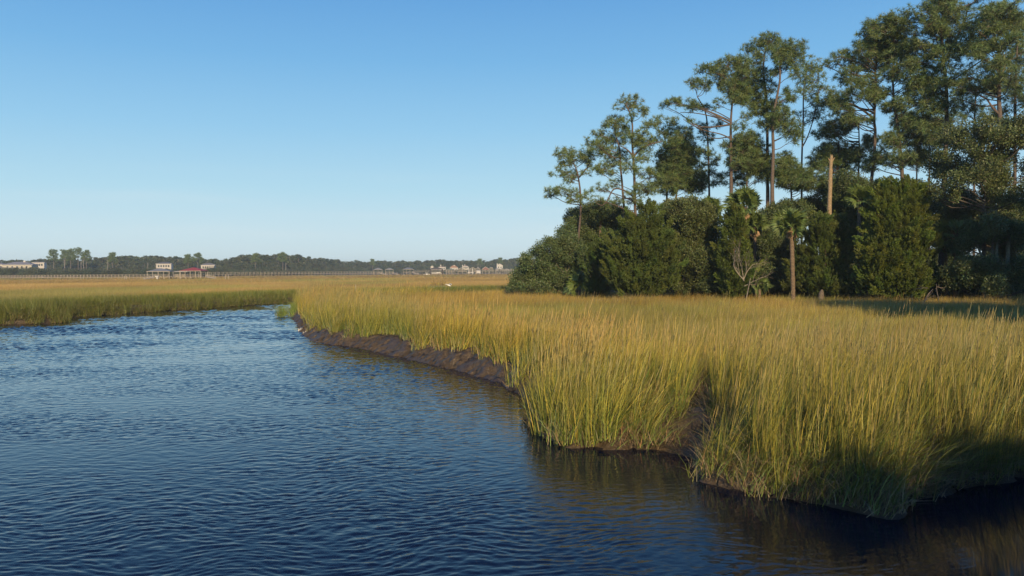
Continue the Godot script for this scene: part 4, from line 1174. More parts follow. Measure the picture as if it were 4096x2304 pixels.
# a roofed dock: native pixel columns of the roof, rows of apex, eave and deck, and the distance
func pavilion(label: String, x0: float, x1: float, apex: float, eave: float, deck: float, depth: float, roof: Color, gable: bool, posts: int, o := {}) -> void:
	var mid := at((x0 + x1) * 0.5, deck, depth)
	var u := depth / FOC
	var root := thing("dock_pavilion", label, "pavilion", Vector3(mid.x, 0.0, mid.z), "roofed docks across the marsh")
	root.rotation.y = o.get("turn", 0.12)
	var w := (x1 - x0) * u
	var d := w * 0.75
	var yd := mid.y
	var ye := mid.y + (deck - eave) * u
	var h := (eave - apex) * u
	var timber: Color = o.get("timber", TIMBER)
	if gable:
		gable_roof(w, d, ye, h, roof, o.get("trim", Color(0.55, 0.48, 0.38)), root)
		if o.has("front"):
			var m := MB.new()
			m.tri(Vector3(-w * 0.46, ye, d * 0.46), Vector3(0, ye + h * 0.93, d * 0.46), Vector3(w * 0.46, ye, d * 0.46), o.front)
			part("gable_wall", m.mesh(), mats.plain, root)
			box_part("wall", Vector3(-w * 0.44, ye - (ye - yd) * 0.35, d * 0.44), Vector3(w * 0.44, ye - 0.01, d * 0.4), o.front, root)
		else:
			bar_part("tie_beam", Vector3(-w / 2, ye + 0.1, d / 2 - 0.1), Vector3(w / 2, ye + 0.1, d / 2 - 0.1), 0.15, 0.28, o.get("trim", Color(0.55, 0.48, 0.38)), root)
	else:
		hip_roof(w, d, ye, h, w * o.get("ridge", 0.12), roof, root)
		for s in [-1.0, 1.0]:
			bar_part("fascia", Vector3(-w / 2 + 0.1, ye - 0.1, s * (d / 2 - 0.12)), Vector3(w / 2 - 0.1, ye - 0.1, s * (d / 2 - 0.12)), 0.1, 0.18, o.get("trim", timber), root)
	var fat: float = o.get("fat", 0.16)
	for i in posts:
		var x := lerpf(-w * 0.46, w * 0.46, float(i) / (posts - 1))
		for s in [-1.0, 1.0]:
			box_part("post", Vector3(x - fat / 2, -0.6, s * d * 0.45 - fat / 2), Vector3(x + fat / 2, ye - 0.02, s * d * 0.45 + fat / 2), jit(o.get("post", timber), 0.08), root)
	box_part("deck", Vector3(-w * 0.49, yd - 0.16, -d * 0.48), Vector3(w * 0.49, yd, d * 0.48), jit(timber, 0.06), root)
	for k in [0.5, 1.0]:
		for s in [-1.0, 1.0]:
			bar_part("rail", Vector3(-w * 0.47, yd + k, s * d * 0.465), Vector3(w * 0.47, yd + k, s * d * 0.465), 0.07, 0.09, timber, root)
	for i in posts - 1:
		var x := lerpf(-w * 0.46, w * 0.46, float(i) / (posts - 1))
		bar_part("brace", Vector3(x + 0.1, yd - 0.15, d * 0.45), Vector3(x + w * 0.1, 0.4, d * 0.45), 0.09, 0.09, timber, root)

func boardwalk(label: String, a: Vector3, b: Vector3, gap: float, rail: float, width: float, tint := 1.0) -> void:
	var root := thing("boardwalk", label, "boardwalk", Vector3(a.x, 0, a.z), "boardwalks over the marsh")
	var run := b - a
	var flat := Vector3(run.x, 0, run.z)
	var long := flat.length()
	root.rotation.y = atan2(-flat.z, flat.x)
	var col := TIMBER * tint
	var y0 := a.y
	var y1 := b.y
	bar_part("deck", Vector3(0, y0 - 0.08, 0), Vector3(long, y1 - 0.08, 0), width, 0.16, jit(col, 0.05), root)
	for s in [-1.0, 1.0]:
		for k in ([0.5, 1.0] if tint == 1.0 else [1.0]):
			bar_part("rail", Vector3(0, y0 + rail * k, s * width * 0.5), Vector3(long, y1 + rail * k, s * width * 0.5), 0.07, 0.1, col, root)
	var n := int(long / gap)
	var pm := MB.new()
	var h := maxf(y0, y1) + rail + 1.0
	pm.box(Transform3D(Basis(), Vector3(0, 0, 0)), Vector3(0.13, h, 0.13), col)
	var shared := pm.mesh()
	for i in n + 1:
		var t := float(i) / n
		for s in [-1.0, 1.0]:
			var o := part("post", shared, mats.plain, root)
			o.position = Vector3(long * t, lerpf(y0, y1, t) + rail - h / 2, s * width * 0.5 + s * 0.1)

func gangway(label: String, a: Vector3, b: Vector3) -> void:
	var root := thing("gangway", label, "gangway", Vector3(a.x, 0, a.z), "gangways down to the floating docks")
	var o := Vector3(a.x, 0, a.z)
	bar_part("deck", a - o, b - o, 1.2, 0.14, TIMBER * 1.2, root)
	for s in [-0.55, 0.55]:
		bar_part("rail", a - o + Vector3(0, 0.9, s), b - o + Vector3(0, 0.9, s), 0.07, 0.07, TIMBER * 1.3, root)
		for i in 5:
			var p := (a - o).lerp(b - o, i / 4.0) + Vector3(0, 0, s)
			bar_part("post", p, p + Vector3(0, 0.9, 0), 0.08, 0.08, TIMBER * 1.3, root)

func boat(label: String, x0: float, x1: float, keel: float, rim: float, depth: float, top := 0, canopy := Color(0.8, 0.78, 0.72)) -> void:
	var a := at(x0, keel, depth)
	var u := depth / FOC
	var l := (x1 - x0) * u
	var h := (keel - rim) * u
	var root := thing("motor_boat", label, "boat", Vector3(a.x + l / 2, a.y, a.z), "boats at the docks")
	var m := MB.new()
	var rings: Array = []
	for i in 9:
		var t := i / 8.0
		var half := 0.28 * l * 0.5 * sqrt(maxf(0.02, 1.0 - pow(maxf(0.0, t - 0.35) / 0.65, 2.2)))
		var x := lerpf(-l / 2, l / 2, t)
		var sheer := h * (0.8 + 0.3 * t * t)
		var keel_y := h * 0.55 * pow(maxf(0.0, t - 0.6) / 0.4, 2.0)
		rings.append([Vector3(x, keel_y, 0), Vector3(x, keel_y + h * 0.25, half * 0.8), Vector3(x, sheer, half), Vector3(x, sheer - 0.05, half * 0.85), Vector3(x, sheer - 0.05, -half * 0.85), Vector3(x, sheer, -half), Vector3(x, keel_y + h * 0.25, -half * 0.8)])
	for i in 8:
		for k in 7:
			var p: Vector3 = rings[i][k]
			var q: Vector3 = rings[i + 1][k]
			var r: Vector3 = rings[i + 1][(k + 1) % 7]
			var s: Vector3 = rings[i][(k + 1) % 7]
			m.quad(p, q, r, s, (p + r) * 0.5 - Vector3((p.x + r.x) * 0.5, h * 0.45, 0), Color(0.82, 0.8, 0.76))
	for k in 5:
		m.tri(rings[0][0], rings[0][k + 1], rings[0][k + 2], Color(0.8, 0.78, 0.74))
	part("hull", m.mesh(), mats.shell, root)
	if top > 0:
		box_part("console", Vector3(-l * 0.08, h * 0.7, -0.35), Vector3(l * 0.1, h * 1.35, 0.35), Color(0.75, 0.74, 0.7), root)
		box_part("canopy", Vector3(-l * 0.2, h * 1.95, -0.7), Vector3(l * 0.2, h * 2.05, 0.7), canopy, root)
		for s in [-0.15, 0.15]:
			for z in [-0.6, 0.6]:
				bar_part("canopy_post", Vector3(s * l, h * 0.7, z), Vector3(s * l, h * 1.97, z), 0.07, 0.07, Color(0.5, 0.5, 0.5), root)
	box_part("outboard_motor", Vector3(-l / 2 - 0.35, h * 0.2, -0.2), Vector3(-l / 2 - 0.02, h * 1.15, 0.2), Color(0.09, 0.09, 0.09), root)

func house(label: String, x0: float, x1: float, peak: float, eave: float, depth: float, wall: Color, roof: Color, o := {}) -> void:
	var mid := at((x0 + x1) * 0.5, eave, depth)
	var u := depth / FOC
	var root := thing("house", label, "house", Vector3(mid.x, 0.9, mid.z), "houses among the far trees")
	root.rotation.y = o.get("turn", 0.15)
	var w := (x1 - x0) * u
	var d := w * 0.6
	var ye := mid.y - 0.9
	var h := (eave - peak) * u
	box_part("wall", Vector3(-w * 0.46, 0, -d * 0.46), Vector3(w * 0.46, ye, d * 0.46), wall, root)
	if o.get("gable", false):
		gable_roof(w, d, ye, h, roof, wall, root)
		var m := MB.new()
		m.tri(Vector3(-w * 0.46, ye, d * 0.46), Vector3(0, ye + h * 0.93, d * 0.46), Vector3(w * 0.46, ye, d * 0.46), wall)
		part("gable_wall", m.mesh(), mats.plain, root)
	else:
		hip_roof(w, d, ye, h, w * o.get("ridge", 0.35), roof, root)
		for s in [-1.0, 1.0]:
			bar_part("fascia", Vector3(-w / 2, ye - 0.12, s * d * 0.49), Vector3(w / 2, ye - 0.12, s * d * 0.49), 0.12, 0.24, WHITE, root)
	var n: int = o.get("windows", 4)
	for row in 2:
		for i in n:
			var x := lerpf(-w * 0.38, w * 0.38, (i + 0.5) / n)
			var y := ye - 2.4 - row * 3.0
			if y < 0.5:
				continue
			var f := box_part("window", Vector3(x - 0.6, y, d * 0.46 - 0.02), Vector3(x + 0.6, y + 1.6, d * 0.46 + 0.06), WHITE, root)
			box_part("pane", Vector3(x - 0.48, y + 0.12, d * 0.46 + 0.05), Vector3(x + 0.48, y + 1.48, d * 0.46 + 0.09), Color.WHITE, f, mats.glass)
	for c in o.get("chimneys", []):
		var x: float = (c[0] - (x0 + x1) * 0.5) * u
		var top: float = ye + (eave - c[2]) * u
		box_part("chimney", Vector3(x - c[1] * u / 2, ye - 0.5, -0.6), Vector3(x + c[1] * u / 2, top, 0.6), WHITE, root)
	for c in o.get("porch", []):
		# a lower white wing: columns, rows, how far in front
		var p := at((c[0] + c[1]) * 0.5, c[2], depth) - root.position
		var hw: float = (c[1] - c[0]) * u / 2
		var wing := box_part("wing", Vector3(p.x - hw, 0, d * 0.46 + 0.01), Vector3(p.x + hw, p.y, d * 0.46 + 4.0), wall, root)
		box_part("wing_roof", Vector3(p.x - hw - 0.4, p.y + 0.005, d * 0.46 + 0.01), Vector3(p.x + hw + 0.4, p.y + 0.3, d * 0.46 + 4.4), roof, wing)
		for i in 3:
			var x := p.x + hw * lerpf(-0.7, 0.7, i / 2.0)
			box_part("window", Vector3(x - 0.5, p.y - 2.2, d * 0.46 + 3.98), Vector3(x + 0.5, p.y - 0.7, d * 0.46 + 4.06), Color.WHITE, wing, mats.glass)

var far_trees: Array = []

func far_tree_mesh(kind: int) -> ArrayMesh:
	# one metre tall, so that each copy can be given its height
	var b := MB.new()
	var bark := Color(0.2, 0.16, 0.13)
	b.tube([Vector3.ZERO, Vector3(0.01, 0.5, 0), Vector3(0, 0.9, 0.01)], [0.016, 0.012, 0.005], 5, bark)
	var clumps := 18 if kind < 3 else 11
	for i in clumps:
		var c := Vector3.ZERO
		var r := 0.0
		if kind < 3:
			var q := ball()
			c = Vector3(q.x * 0.3, 0.55 + q.y * 0.36, q.z * 0.3)
			r = rnd(0.1, 0.16)
		else:
			var t := float(i) / clumps
			var a := i * 2.4
			var reach := rnd(0.05, 0.2) * (1.1 - t * 0.6)
			c = Vector3(cos(a) * reach, lerpf(0.52, 0.95, t), sin(a) * reach)
			r = rnd(0.06, 0.11)
			b.tube([Vector3(0, c.y - 0.08, 0), c], [0.006, 0.003], 3, bark)
		for k in 70:
			var p := c + ball() * Vector3(1, 0.62 if kind > 2 else 0.85, 1) * r
			var s := Vector3(rnd(-1, 1), rnd(-1, 1), rnd(-1, 1)).normalized() * 0.028
			var s2 := Vector3(rnd(-1, 1), rnd(-1, 1), rnd(-1, 1)).normalized() * 0.028
			b.tri(p - s, p + s, p + s2 * 1.6, jit(Color(0.055, 0.075, 0.028) if kind < 3 else Color(0.06, 0.08, 0.033), 0.35))
	return b.mesh()

const SKYLINE := [[-200, 1038], [0, 1040], [200, 1035], [330, 1030], [450, 1024], [550, 1022], [650, 1022], [780, 1030], [880, 1036], [920, 1030], [980, 1018], [1060, 1016], [1130, 1014], [1180, 1017], [1260, 1029], [1400, 1040], [1500, 1043], [1700, 1040], [1760, 1037], [1900, 1042], [2000, 1036], [2080, 1031], [2300, 1026], [2700, 1020]]

func skyline(x: float) -> float:
	for i in SKYLINE.size() - 1:
		if x <= SKYLINE[i + 1][0]:
			return lerpf(SKYLINE[i][1], SKYLINE[i + 1][1], (x - SKYLINE[i][0]) / float(SKYLINE[i + 1][0] - SKYLINE[i][0]))
	return 1022.0

func far_depth(x: float) -> float:
	return lerpf(610.0, 880.0, smoothstep(1100.0, 1500.0, x))

func build_far() -> void:
	for i in 6:
		far_trees.append(far_tree_mesh(i))
	setting("far_land", slab(PackedVector2Array([Vector2(-900, -470), Vector2(-190, -470), Vector2(-170, -560), Vector2(-120, -780), Vector2(-60, -820), Vector2(500, -820), Vector2(900, -700), Vector2(900, -1900), Vector2(-1400, -1900)]), 0.9), mats.floor)
	# the far wood, one mass
	var lists: Array = [[], [], [], [], [], []]
	var cols: Array = []
	for i in 6:
		cols.append(PackedColorArray())
	for row in 7:
		var x := -170.0
		while x < 2560.0:
			x += rnd(6.0, 12.0) * (1.0 if row < 4 else 1.2)
			var d := far_depth(x) + row * rnd(14.0, 22.0) + rnd(-8, 8)
			var top := at(x, skyline(x), d).y
			var frac := rnd(0.3, 0.62) if row == 0 else (rnd(0.45, 0.8) if row == 1 else rnd(0.74, 1.06))
			var h := (top - 0.9) * frac
			var p := at(x, 1090, d)
			var k := rng.randi() % 3 if row < 2 else rng.randi() % 6
			lists[k].append(Transform3D(Basis(Vector3.UP, rnd(0, TAU)).scaled(Vector3(h * rnd(0.9, 1.4) if k < 3 else h * 1.5, h, h * rnd(0.9, 1.4) if k < 3 else h * 1.5)), Vector3(p.x, 0.8, p.z)))
			var t := rnd(0.7, 1.3)
			cols[k].append(Color(t * rnd(0.9, 1.25), t, t * 1.05))
	# lower trees in front, which hide the foot of the houses
	for row in 3:
		var x := -120.0
		while x < 2200.0:
			x += rnd(8.0, 17.0)
			var d := far_depth(x) - 26.0 - row * 9.0 if x > 930.0 else 512.0 - row * 8.0
			var yy := rnd(1060.0, 1076.0) if x < 200.0 else rnd(1064.0, 1082.0) if x < 930.0 else rnd(1071.0, 1079.0)
			if x > 1250.0 and x < 1690.0:
				continue
			var p := at(x, yy, d)
			var h := p.y - 0.8
			var k := rng.randi() % 3
			lists[k].append(Transform3D(Basis(Vector3.UP, rnd(0, TAU)).scaled(Vector3(h * rnd(1.0, 1.6), h, h * rnd(1.0, 1.6))), Vector3(p.x, 0.8, p.z)))
			var t := rnd(0.7, 1.3)
			cols[k].append(Color(t * rnd(0.9, 1.25), t, t * 1.05))
	for k in 6:
		var o := many("far_wood", far_trees[k], mats.leaves, self, lists[k], cols[k])
		tagged(o, "dense dark green wood closing the marsh along the skyline", "wood", "the far wood")
	# single trees that stand out against the sky or stand before the wood
	var singles := [[213, 998, 3, "broad flat topped pine, first of the tall clump beside the white house"], [258, 999, 4, "dense headed pine in the tall clump beside the white house"], [281, 997, 5, "thin pine in the middle of the tall clump"], [311, 991, 3, "highest pine of the tall clump near the white house"], [344, 1001, 4, "sparse pine at the end of the tall clump"], [449, 1010, 5, "lone thin pine poking out of the wood past the tall clump"],
		[751, 1018, 4, "pine rising over the wood behind the red roofed dock"], [790, 1012, 3, "taller pine rising over the wood behind the red roofed dock"], [1130, 1010, 3, "pine on the crest of the wood above the boardwalk"], [1021, 1014, 4, "round headed pine on the crest of the wood"], [1490, 1036, 5, "small pine showing above the low wood"], [1920, 1035, 3, "umbrella shaped pine above the brown boathouse"], [2001, 1031, 4, "leaning pine above the small white house"], [2077, 1030, 3, "pine above the wood beside the leafy oak"]]
	for s in singles:
		var d := far_depth(s[0]) - 6.0
		var top := at(s[0], s[1], d)
		var h: float = top.y - 0.9
		var root := thing("far_pine", s[3], "tree", Vector3(top.x, 0.9, top.z), "pines that top the far wood")
		var m := MB.new()
		m.tube([Vector3.ZERO, Vector3(0.15, h * 0.5, 0), Vector3(0, h * 0.95, 0)], [0.35, 0.26, 0.08], 6, Color(0.24, 0.2, 0.17))
		part("trunk", m.mesh(), mats.bark, root)
		var xf: Array = []
		var cc := PackedColorArray()
		var wide := 0.24 if s[2] == 3 else 0.17
		for i in 15:
			var t := i / 14.0
			var a: float = i * 2.4 + s[0]
			var reach := h * wide * rnd(0.35, 1.0) * (1.15 - 0.7 * t)
			var c := Vector3(cos(a) * reach, h * lerpf(0.62, 0.97, t), sin(a) * reach)
			m = MB.new()
			m.tube([Vector3(0, c.y - h * 0.06, 0), c], [0.12, 0.04], 4, Color(0.2, 0.16, 0.13))
			part("limb", m.mesh(), mats.bark, root)
			for k in 30:
				xf.append(Transform3D(aimed(Vector3(rnd(-0.6, 0.6), 1, rnd(-0.6, 0.6)), rnd(2.4, 3.6)), c + ball() * Vector3(1.0, 0.5, 1.0) * h * 0.085))
				cc.append(Color.WHITE * rnd(0.75, 1.2))
		many("crown", needle_meshes[s[2] % 4], mats.needles, root, xf, cc)
	var gone := 0
	for s in [[257, 1031, 1064, "forked"], [323, 1045, 1072, "short"], [333, 1031, 1055, "high"], [429, 1038, 1064, "straight"], [590, 1049, 1096, "tall lone"], [1142, 1050, 1076, "slender"], [1911, 1052, 1062, "stubby"]]:
		var d := far_depth(s[0]) - 22.0
		var a := at(s[0], s[1], d)
		var root := thing("dead_tree", "%s bleached dead trunk standing before the far wood" % s[3], "tree", Vector3(a.x, 0.9, a.z), "bleached trunks of the far wood")
		var m := MB.new()
		m.tube([Vector3.ZERO, Vector3(0.2, a.y * 0.5, 0), Vector3(0, a.y - 0.9, 0)], [0.3, 0.22, 0.08], 5, Color(0.46, 0.41, 0.35))
		part("trunk", m.mesh(), mats.bark, root)
		m = MB.new()
		m.tube([Vector3(0.1, a.y * 0.7, 0), Vector3(0.9, a.y * 0.85, 0.2), Vector3(1.2, a.y * 0.97, 0.2)], [0.12, 0.08, 0.03], 4, Color(0.46, 0.41, 0.35))
		part("branch", m.mesh(), mats.bark, root)
		gone += 1

	# houses
	var slate := Color(0.20, 0.20, 0.22)
	house("large cream house with grey hip roof and white chimney", 24, 140, 1047, 1059, 520, Color(0.58, 0.53, 0.43), Color(0.26, 0.26, 0.29), {"windows": 5, "chimneys": [[98, 8, 1043]], "porch": [[36, 80, 1072]]})
	house("cream house with dark grey roof cut by the picture edge beside the large cream house", -60, 26, 1050, 1058, 540, Color(0.55, 0.5, 0.42), Color(0.25, 0.24, 0.27), {"windows": 4, "porch": [[-30, 14, 1068]]})
	house("white flat topped house wing behind the large cream house", 134, 182, 1047, 1050, 560, Color(0.62, 0.58, 0.52), slate, {"windows": 4, "ridge": 0.6})
	house("white house with dark hip roof above the grey roofed dock", 628, 690, 1048, 1055, 575, Color(0.6, 0.56, 0.5), Color(0.11, 0.11, 0.13), {"windows": 5})
	house("white house half hidden in trees behind the red roofed dock", 806, 862, 1052, 1060, 590, Color(0.6, 0.56, 0.5), Color(0.17, 0.17, 0.19), {"windows": 5, "porch": [[846, 862, 1066]]})
	house("white gabled house standing alone at the wood edge", 1722, 1734, 1063, 1068, 850, WHITE, slate, {"gable": true, "windows": 2})
	house("white house with tall white chimney above the dark boathouse", 1753, 1783, 1065, 1068, 850, WHITE, Color(0.24, 0.17, 0.13), {"windows": 4, "chimneys": [[1763, 4, 1059]]})
	house("white house with orange roof and chimney above the green roofed dock", 1798, 1832, 1062, 1071, 850, WHITE, Color(0.42, 0.22, 0.11), {"windows": 3, "chimneys": [[1817, 4, 1060]]})
	house("white house with brown roof and two chimneys", 1848, 1873, 1061, 1065, 850, WHITE, Color(0.23, 0.16, 0.15), {"windows": 4, "chimneys": [[1850, 3, 1059], [1859, 3, 1058]]})
	house("small white house with long sloping roof and chimney in the trees", 1985, 2011, 1055, 1063, 850, WHITE, Color(0.33, 0.28, 0.24), {"gable": true, "windows": 2, "chimneys": [[1989, 4, 1054]]})
	house("white house showing only its upper storey beside the leafy oak", 2085, 2102, 1042, 1046, 850, WHITE, slate, {"windows": 2})

	# docks
	boardwalk("long railed boardwalk crossing the marsh to the grey roofed dock", at(-60, 1110.5, 412), at(585, 1107.5, 352), 2.4, 1.05, 1.6)
	boardwalk("distant railed boardwalk running past the red roofed dock", at(800, 1097, 470), at(1490, 1092.5, 610), 3.0, 1.1, 1.8, 1.15)
	boardwalk("farthest boardwalk along the row of small docks", at(1660, 1085.5, 760), at(2140, 1083, 700), 3.0, 1.1, 1.8, 1.05)
	boardwalk("short boardwalk joining the grey roofed dock to the red roofed dock", at(684, 1106.5, 358), at(734, 1106.5, 361), 2.0, 1.05, 1.6)
	var grey := Color(0.24, 0.25, 0.27)
	pavilion("dock pavilion with a wide grey hip roof", 597, 687.5, 1073, 1085, 1107, 355, grey, false, 5, {"timber": Color(0.56, 0.48, 0.38)})
	pavilion("dock pavilion with a wide red hip roof", 729.5, 823, 1070, 1083, 1107, 360, Color(0.38, 0.06, 0.07), false, 5, {"timber": Color(0.56, 0.48, 0.38), "turn": -0.1})
	pavilion("open boat shelter with white beams between the grey and red roofs", 697, 757, 1084, 1086, 1107, 372, Color(0.6, 0.56, 0.5), false, 3, {"timber": Color(0.5, 0.44, 0.36), "ridge": 0.7})
	pavilion("small grey roofed pavilion beside the first gangway", 1495, 1530, 1071.3, 1078.3, 1092, 640, grey, false, 3)
	pavilion("small steep grey roofed pavilion with the tall stairs", 1541, 1574, 1071.5, 1078, 1092, 636, grey, false, 3)
	pavilion("grey roofed pavilion behind the skiff with the dark canopy", 1611, 1655, 1070, 1077, 1091, 642, Color(0.21, 0.22, 0.25), false, 4, {"ridge": 0.25})
	pavilion("boathouse with dark brown roof, white trim and thick black posts", 1719.5, 1771.5, 1070.5, 1078, 1096, 636, Color(0.13, 0.105, 0.09), false, 2, {"ridge": 0.5, "fat": 1.0, "post": Color(0.06, 0.045, 0.04), "trim": Color(0.6, 0.52, 0.42)})
	pavilion("dock pavilion with a faded green roof", 1784, 1817, 1074, 1078.5, 1088, 690, Color(0.12, 0.18, 0.13), false, 4, {"ridge": 0.4})
	pavilion("open gabled pavilion with pale trim beside the green roof", 1831, 1866, 1070, 1077, 1086, 700, Color(0.22, 0.16, 0.13), true, 3)
	pavilion("open gabled pavilion behind the white lift poles", 1877, 1903, 1069, 1077, 1086, 705, Color(0.16, 0.16, 0.15), true, 3)
	pavilion("small pale pavilion with a pointed cap", 1905, 1919, 1069, 1073, 1084, 705, Color(0.4, 0.38, 0.33), false, 2)
	pavilion("brown red gabled boathouse with boarded front", 1928, 1955, 1067, 1076.5, 1084, 700, Color(0.2, 0.09, 0.08), true, 3, {"front": Color(0.26, 0.11, 0.09)})
	pavilion("pale gabled pavilion next to the brown red boathouse", 1957, 1972, 1069, 1073.5, 1083, 710, Color(0.3, 0.28, 0.25), true, 2)
	pavilion("pavilion with arched looking white frame past the gabled pavilion", 1981, 1995, 1072.5, 1076, 1083, 720, Color(0.28, 0.28, 0.28), false, 3, {"timber": Color(0.6, 0.56, 0.5)})
	pavilion("low grey capped pavilion on the last stretch of docks", 2002, 2016, 1072.5, 1076, 1083, 720, Color(0.25, 0.28, 0.26), false, 3)
	pavilion("low pale pavilion close to the leafy oak", 2018, 2036, 1074.5, 1077, 1083, 722, Color(0.42, 0.36, 0.3), false, 3, {"timber": Color(0.6, 0.56, 0.5)})
	pavilion("last small pavilion of the row close to the leafy oak", 2039, 2053, 1074.5, 1077, 1083, 725, Color(0.27, 0.27, 0.26), false, 3)
	gangway("gangway sloping down from the grey roofed dock", at(622, 1108, 350), at(575, 1117, 340))
	gangway("gangway sloping down from the red roofed dock", at(826, 1108, 358), at(862, 1113, 352))
	gangway("gangway below the first small grey pavilion", at(1518.5, 1092.8, 634), at(1549, 1100, 630))
	gangway("gangway below the steep grey pavilion", at(1569.5, 1093, 634), at(1592, 1098.5, 630))
	gangway("gangway leading to the white motor boat", at(1651, 1090, 636), at(1675, 1097.5, 632))
	for s in [[1555, 1572, "floating dock under the steep grey pavilion"], [1594, 1603, "short floating dock at the foot of a gangway"], [1620, 1658, "long floating dock behind the skiff"], [1673, 1696, "floating dock where the white motor boat lies"], [1772, 1838, "long white edged floating dock beside the dark boathouse"]]:
		var a := at(s[0], 1101, 634)
		var e := at(s[1], 1101, 634)
		var root := thing("floating_dock", s[2], "dock", Vector3(a.x, 0, a.z), "floating docks")
		var l := e.x - a.x
		box_part("deck", Vector3(0, 0.35, -1.2), Vector3(l, 0.6, 1.2), TIMBER * 1.35, root)
		for i in 3:
			box_part("float", Vector3(l * (i + 0.15) / 3.0, -0.2, -1.0), Vector3(l * (i + 0.85) / 3.0, 0.345, 1.0), Color(0.4, 0.4, 0.38), root)
	boat("white motor boat with a canopy moored beside the dark boathouse", 1694, 1719, 1102.5, 1096, 630, 1)
	boat("small white skiff with a dark canopy", 1610, 1624, 1104, 1100, 624, 1, Color(0.05, 0.06, 0.08))
	boat("long white boat hoisted inside the dark boathouse", 1727, 1762, 1095.5, 1089, 634)
	var lift := at(1875, 1090, 695)
	var lr := thing("boat_lift", "white boat lift with two tall poles and a long cradle", "boat lift", Vector3(lift.x, 0, lift.z))
	for x in [0.0, 3.2]:
		box_part("pole", Vector3(x - 0.25, -0.5, -0.2), Vector3(x + 0.25, 7.0 - x * 0.2, 0.2), WHITE, lr)
	box_part("cradle", Vector3(-0.9, 2.2, -0.8), Vector3(4.2, 2.8, 0.8), WHITE, lr)
	var shed := at(1914, 1085, 690)
	var sr := thing("dock_shed", "small white dock shed beside the lift poles", "shed", Vector3(shed.x, 0, shed.z))
	box_part("wall", Vector3(-1.7, 2.0, -1.2), Vector3(1.7, 4.1, 1.2), WHITE, sr)
	hip_roof(3.8, 2.8, 4.1, 0.6, 2.0, Color(0.5, 0.47, 0.43), sr)
	for x in [-1.5, 1.5]:
		box_part("pile", Vector3(x - 0.12, -0.6, -0.9), Vector3(x + 0.12, 2.0, -0.66), TIMBER, sr)
		box_part("pile", Vector3(x - 0.12, -0.6, 0.66), Vector3(x + 0.12, 2.0, 0.9), TIMBER, sr)
	var bx := at(629, 1119, 348)
	var br := thing("dock_box", "white gear locker on a stand beside the grey roofed dock", "locker", Vector3(bx.x, 0, bx.z))
	box_part("stand", Vector3(-0.35, 0.3, -0.3), Vector3(0.35, 2.0, 0.3), WHITE, br)
	box_part("lid", Vector3(-0.75, 2.0, -0.45), Vector3(0.55, 2.5, 0.45), WHITE, br)
	for s in [[498, 1104, 1121, "first of the two old pilings in the orange marsh"], [507, 1104, 1121, "second of the two old pilings, next to the gangway"], [901, 1098, 1115, "piling standing alone past the red roofed dock"], [913, 1098, 1115, "piling beside the lone piling past the red roofed dock"]]:
		var p := at(s[0], s[1], 335)
		var root := thing("piling", s[3], "piling", Vector3(p.x, 0.6, p.z), "old pilings in the marsh")
		var m := MB.new()
		m.tube([Vector3.ZERO, Vector3(0.03, p.y - 0.6, 0)], [0.16, 0.13], 7, TIMBER, true)
		part("pile", m.mesh(), mats.plain, root)

